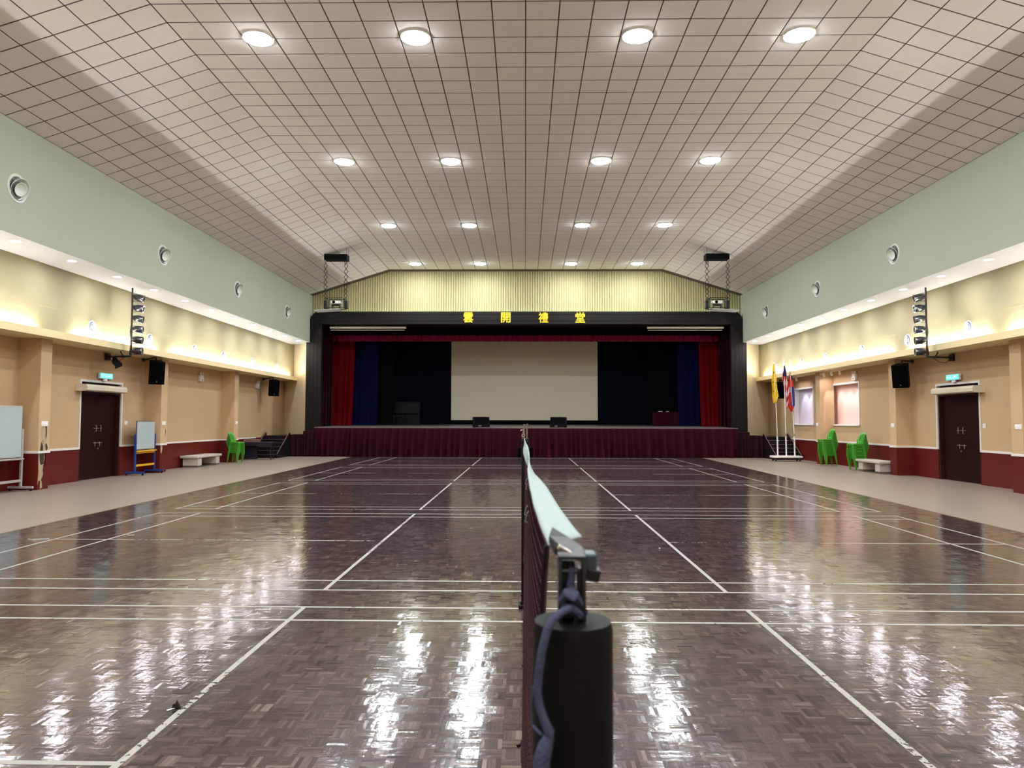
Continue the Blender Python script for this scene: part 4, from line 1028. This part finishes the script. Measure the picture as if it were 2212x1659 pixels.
def flag(name, label, foot, tip, left, right, colour, nfold, seed, part_name):
    """cloth hung from its pole: left and right outlines as (x, z) rows from top to bottom"""
    t = thing(name, label, 'flag', (foot[0], 31.9, 0))
    p0, p1 = Vector((0, 0, 1.12)), Vector((tip[0] - foot[0], 0, tip[1]))
    m = MB(); m.tube([p0, p0.lerp(p1, .97)], .018, 8); build('pole', m, M['whitepaint'], t, smooth=True)
    m = MB(); m.M = T(*p0.lerp(p1, .97)); m.lathe([(.012, 0), (.03, .03), (.028, .06), (.008, .11), (.0005, .14)], 10); build('finial', m, M['brass'], t, smooth=True)
    m = MB(); m.tube([p0 + Vector((0, 0, -.06)), p0 + Vector((0, 0, .06))], .036, 10); build('collar', m, M['brass'], t, smooth=True)
    L = np.array(left); Rr = np.array(right); nu, nv = 36, 48
    def out(a, v): i = v * (len(a) - 1); k = min(int(i), len(a) - 2); return a[k] + (a[k + 1] - a[k]) * (i - k)
    def fn(u, v):
        l, r = out(L, v), out(Rr, v); x = l[0] + (r[0] - l[0]) * u; z = l[1] + (r[1] - l[1]) * u
        return (x - foot[0], -.03 - .05 * math.sin(u * nfold * PI + v * 2 + seed) * min(1, v * 3 + .1), z)
    g = MB(); g.grid(fn, nu, nv); o = build(part_name, g, flag_mat(name + '_cloth', None), t, smooth=True, fix=False, solid=.004)
    a = o.data.color_attributes.new('cloth', 'FLOAT_COLOR', 'CORNER')
    uv = [((i % (nu + 1)) / nu, (i // (nu + 1)) / nv) for i in range((nu + 1) * (nv + 1))]
    for p in o.data.polygons:
        c = [uv[v] for v in p.vertices]; u = sum(q[0] for q in c) / 4; v = sum(q[1] for q in c) / 4
        col = (*lin(colour(u, v)), 1)
        for li in p.loop_indices: a.data[li].color = col
    return t
def c_yellow(u, v):
    for cu_, cv_, ru, rv in ((.5, .2, .13, .025), (.35, .42, .12, .03), (.7, .36, .1, .02), (.75, .55, .12, .035), (.3, .66, .1, .02), (.9, .44, .09, .03)):
        a, b = (u - cu_) / ru, (v - cv_) / rv
        if abs(a) < 1 and abs(b) < 1 and (int(a * 3 + 9) + int(b * 2 + 9)) % 2 == 0: return (40, 34, 14)
    return (232, 200, 30)
def c_stripe(u, v):
    if v < .3 and u > .12 + v * .6: return (30, 34, 84)
    return (182, 28, 50) if int((v * 9 + u * 4.2)) % 2 == 0 else (232, 222, 224)
def c_red(u, v):
    if (u - .3) ** 2 / .05 + (v - .52) ** 2 / .004 < 1: return (210, 190, 180) if int(u * 30 + v * 50) % 3 else (70, 50, 60)
    if v < .28: return (40, 52, 130) if u > .55 else (206, 198, 210) if u > .35 else (180, 40, 40)
    if v > .45 and u > .52 + (.72 - v) * .3 and v < .9 - (1 - u) * .2: return (34, 50, 136)
    return (214, 44, 26)
flag('yellow_flag', 'yellow flag with black characters, leftmost of the three on the trolley', (10.79, 1.1), (10.69, 4.35),
     [(10.655, 4.17), (10.60, 3.8), (10.55, 3.42), (10.585, 3.1), (10.575, 2.75), (10.63, 2.46)], [(10.70, 4.17), (10.74, 3.8), (10.775, 3.42), (10.79, 3.1), (10.845, 2.8), (10.74, 2.50)], c_yellow, 4, .5, 'cloth')
flag('striped_flag', 'red and white striped flag with blue corner, middle one on the trolley', (11.15, 1.1), (11.11, 4.37),
     [(11.10, 4.10), (11.06, 3.85), (11.0, 3.55), (11.06, 3.3), (11.13, 2.9), (11.17, 2.5), (11.17, 2.26)], [(11.14, 4.10), (11.19, 3.85), (11.20, 3.55), (11.27, 3.2), (11.29, 2.9), (11.27, 2.6), (11.22, 2.28)], c_stripe, 4, 1.2, 'cloth')
flag('red_blue_flag', 'red and dark blue flag with a crest, rightmost one on the trolley', (11.51, 1.1), (11.36, 4.36),
     [(11.365, 3.86), (11.31, 3.6), (11.28, 3.3), (11.25, 2.9), (11.23, 2.45), (11.37, 2.12)], [(11.40, 3.86), (11.45, 3.6), (11.49, 3.3), (11.545, 2.9), (11.555, 2.4), (11.42, 2.12)], c_red, 4, 2.2, 'cloth')

# ------------------------------------------------------------------ the net and its posts
def post(label, x, y, rz=0):
    t = thing('net_post', label, 'net post', (x, y, 0), rz)
    m = MB(); m.lathe([(.0372, .03), (.0372, 1.500), (.0355, 1.5075), (.030, 1.508), (.0005, 1.508)], 40); build('tube', m, M['postpaint'], t, smooth=True)
    m = MB(); m.rbox(-.06, -.09, 0, .06, .09, .03, .008); build('base_plate', m, M['postpaint'], t)
    return t
np_ = post('thick black net post close to the camera', .048, .70)
fp_ = post('black net post at the far end of the first net', .006, 6.84)
m = MB()   # upright slotted loop on top of the near post
def bar(m, a, b, th, dp):
    a, b = Vector(a), Vector(b); m.rbox(min(a.x, b.x) - th, a.y - dp, min(a.z, b.z) - th, max(a.x, b.x) + th, a.y + dp, max(a.z, b.z) + th, min(th, dp) * .5)
bar(m, (-.012, 0, 1.506), (-.012, 0, 1.566), .0017, .012); bar(m, (.010, 0, 1.506), (.010, 0, 1.566), .0017, .012); bar(m, (-.012, 0, 1.567), (.010, 0, 1.567), .0017, .012)
build('slotted_loop', m, M['steel'], np_, smooth=True)
m = MB(); m.rbox(-.0105, .002, 1.507, .0025, .016, 1.562, .002); m.tube([(-.011, 0, 1.553), (.0095, 0, 1.553)], .003, 8); m.rbox(.0045, -.004, 1.507, .0085, .016, 1.556, .001); build('pulley_plate', m, M['blackmetal'], np_)
def local(root, pts): return [Vector(p) - root.location for p in pts]
m = MB(); q = local(np_, [at(1193, 1138, .80), at(1186, 1157, .78), at(1198, 1182, .76), at(1226, 1192, .74), at(1264, 1194, .74), at(1256, 1180, .77), at(1228, 1160, .79)])
m.add(q + [p + Vector((0, .006, -.008)) for p in q], [tuple(range(7)), tuple(range(13, 6, -1))] + [(i, i + 7, (i + 1) % 7 + 7, (i + 1) % 7) for i in range(7)]); build('tape_clip', m, M['steel'], np_)
m = MB(); c = local(np_, [at(1275, 1210, .73)])[0]; m.rbox(c.x - .0055, c.y - .012, c.z - .008, c.x + .0055, c.y + .012, c.z + .008, .002); build('ratchet_block', m, M['steeldk'], np_)
m = MB(); c = local(np_, [at(1279, 1238, .73)])[0]; m.M = T(*c) @ RY(.25); m.rbox(-.0075, -.012, -.006, .007, .012, .006, .0015); build('ratchet_lever', m, M['blackmetal'], np_)
m = MB(); c = local(np_, [at(1232, 1195, .735)])[0]; m.M = T(*c) @ RY(.5); m.rbox(-.014, -.006, -.0025, .012, .006, .0025, .001); build('clip_tongue', m, M['chrome'], np_)
# cord tied round the near post
cd_ = thing('tie_cord', 'faded blue cord knotted on top of the near net post and hanging down it', 'cord', (0, 0, 0))
m = MB(); m.tube([at(1232, 1212, .70), at(1234, 1240, .698), at(1232, 1265, .695), at(1234, 1285, .69)], [.0025, .003, .004, .006], 8)
m.tube([at(1212, 1300, .69), at(1225, 1283, .685), at(1240, 1288, .683), at(1252, 1305, .69), at(1262, 1325, .70)], [.004, .0055, .006, .0045, .004], 8)
m.tube([at(1214, 1296, .70), at(1222, 1312, .688), at(1240, 1318, .684), at(1252, 1330, .69)], .0045, 8); build('knot', m, M['cord'], cd_, smooth=True)
m = MB(); m.tube([at(1236, 1312, .685), at(1215, 1322, .672), at(1196, 1336, .664), at(1182, 1362, .660), at(1171, 1405, .658), at(1164, 1455, .658), at(1161, 1495, .658), at(1166, 1528, .657), at(1177, 1560, .655), at(1187, 1582, .654), at(1186, 1596, .654)],
                 [.0036, .0036, .0038, .0038, .0037, .0036, .0035, .0037, .004, .0046, .0036], 10); build('hanging_strand', m, M['cord'], cd_, smooth=True)
m = MB(); m.tube([at(1186, 1590, .655), at(1178, 1612, .653), at(1171, 1640, .652), at(1166, 1700, .652)], [.0045, .0065, .0072, .0072], 10); build('frayed_tail', m, M['cord'], cd_, smooth=True)
m = MB(); m.tube([at(1151, 1484, .672), at(1149, 1530, .670), at(1150, 1566, .668), at(1160, 1578, .662), at(1171, 1588, .657)], .0014, 8); build('thin_strand', m, M['cord'], cd_, smooth=True)
# far post fittings
for dx, z1, nm in ((-.012, 1.66, 'prong'), (.014, 1.665, 'prong')):
    m = MB(); m.tube([(dx, -.03, 1.50), (dx, -.03, z1 - .03), (dx + .004, -.035, z1)], [.006, .007, .009], 8); build('hook_prong', m, M['chrome'], fp_, smooth=True)
m = MB(); m.tube([(-.045, -.04, 1.605), (-.02, -.04, 1.615), (-.02, -.04, 1.555)], .007, 8); build('winder_handle', m, M['chrome'], fp_, smooth=True)
m = MB(); m.rbox(-.036, -.05, 1.505, .03, -.0, 1.535, .004); build('winder_body', m, M['steel'], fp_)
m = MB(); m.M = T(-.02, -.052, 1.56) @ RX(PI / 2); m.lathe([(.008, -.006), (.018, -.006), (.018, .006), (.008, .006)], 14, True); build('pulley_wheel', m, M['chrome'], fp_)

net = thing('badminton_net', 'maroon badminton net with a twisted white tape running away from the camera', 'net', (0, 0, 0))
secs = [(.86, 1220, 1170, -16, .0200), (.95, 1208, 1149, -10, .0200), (1.2, 1182, 1100, 0, .0205), (1.63, 1162, 1050, 10, .0195), (2.0, 1152, 1024, 38, .0195), (2.25, 1148, 1012, 66, .0190), (2.45, 1143.5, 1003, 88, .019),
        (3.0, 1139, 988, 112, .019), (3.66, 1135.5, 972, 128, .019), (4.3, 1133, 962, 112, .019), (5.0, 1132.5, 955, 92, .019), (6.0, 1132.5, 952.5, 90, .019), (6.78, 1134, 951, 90, .015)]
sc = []
for Yq, a, b, dg, hw in secs:
    _p = at(a, b, Yq); sc.append((Yq, _p.x, _p.z, math.radians(dg), hw))
sc = np.array(sc)
def tape_at(Yq): return [np.interp(Yq, sc[:, 0], sc[:, k]) for k in range(1, 5)]
def tape(u, v):
    Yq = .86 + (6.78 - .86) * u; x, z, a, hw = tape_at(Yq); k = (v - .5) * 2
    return (x + k * hw * math.cos(a), Yq, z - k * hw * math.sin(a) + .0015 * math.sin(Yq * 23) * (1 - v))
m = MB(); m.grid(tape, 160, 6); build('white_tape', m, M['nettape'], net, smooth=True, fix=False, solid=.003)
def netpt(u, v):
    """u along the net, v down from the tape"""
    Yq = .885 + (6.76 - .885) * u; x, z, a, hw = tape_at(Yq)
    xt = x - hw * math.cos(a) if Yq < 2.4 else x + hw * math.cos(a) * .2
    zt = z - abs(hw * math.sin(a)) - .004
    pull = math.exp(-u * 14) * .10 * math.sin(min(1, v * 3) * PI / 2)
    xb = .004 + .018 * math.exp(-u * 22) + .006 * math.sin(Yq * 4.1 + v * 3) * v + .003 * math.sin(Yq * 11 + v * 7) * v
    xx = xt + (xb - xt) * min(1, v * 2.2) ** .8
    zb = .79 + .012 * math.sin(Yq * 6) + .008 * math.sin(Yq * 17)
    return (xx, Yq + pull, zt + (zb - zt) * v)
m = MB(); NU, NV = 270, 36
for i in range(NU + 1):
    u = i / NU; pts = [netpt(u, j / 12) for j in range(13)]
    m.tube(pts, .0011, 3, cap=False)
for j in range(NV + 1):
    v = j / NV; m.tube([netpt(i / 90, v) for i in range(91)], .0011, 3, cap=False)
stuff(build('netting', m, M['netcord'], net, fix=False))
m = MB(); m.grid(lambda u, v: tuple(np.array(netpt(0, v)) + np.array([(u - .5) * .006, (u - .5) * .03 + .01, 0])), 2, 24); build('side_hem', m, M['nethem'], net, smooth=True, solid=.003, fix=False)
m = MB(); m.grid(lambda u, v: tuple(np.array(netpt(u, 1)) + np.array([.0035 * math.sin(u * 90 + v * 3), 0, (.5 - v) * .03])), 160, 2); build('bottom_hem', m, M['nethem'], net, smooth=True, solid=.002, fix=False)
r5 = random.Random(5)
for k in range(14):      # torn scraps along the hem
    u = r5.uniform(.10, .5); p = Vector(netpt(u, r5.uniform(.86, 1.0))); m = MB()
    a = r5.uniform(.012, .03); m.add([p + Vector((-.001, -a, 0)), p + Vector((-a * .7, -a * .3, -a * .4)), p + Vector((-a * .5, a * .5, -a * 1.1)), p + Vector((0, a, -.2 * a)), p + Vector((.002, 0, -.5 * a))], [(0, 1, 4), (1, 2, 4), (2, 3, 4), (3, 0, 4)])
    build('torn_scrap', m, M['netcord'], net, solid=.0012, fix=False)
for yq in (2.55, 2.75, 1.6, 1.75):
    p = Vector(netpt((yq - .885) / 5.875, .05)); m = MB()
    m.tube([p + Vector((.004, 0, 0)), p + Vector((-.004, .0, -.012)), p + Vector((-.008, .01, -.03)), p + Vector((.002, .015, -.035)), p + Vector((.004, .005, -.012))], .0012, 5)
    build('loose_thread', m, M['nettape'], net)

# ------------------------------------------------------------------ small things on the floor
sp = thing('foam_scrap', 'black scrap with a white strip lying beside the left service line', 'scrap', (-2.05, 4.40, .001))
m = MB(); m.prism([(-.018, 0), (.03, 0), (.022, .018), (.008, .045), (.004, .028), (-.012, .026)], -.008, .008, 'xz'); build('foam_piece', m, M['skin_scrap'], sp)
m = MB(); m.M = RZ(.9); m.rbox(-.05, -.006, 0, .0, .006, .004, .001); build('white_strip', m, M['plate'], sp)
for (x, y, lab) in ((1.79, 9.94, 'tiny grey pebble on the parquet right of the net'), (-5.8, 10.88, 'small white feather lying on the parquet at far left')):
    m = MB(); m.M = T(x, y, .001); m.lathe([(.0005, 0), (.012, .002), (.014, .008), (.008, .016), (.0005, .018)], 10)
    if x < 0: m = MB(); m.M = T(x, y, .001) @ RZ(.1); m.rbox(-.05, -.008, 0, .05, .008, .004, .001)
    tag(build('pebble' if x > 0 else 'feather', m, M['plate'] if x < 0 else M['alu'], smooth=True), lab, 'debris')
bpy.context.view_layer.update()
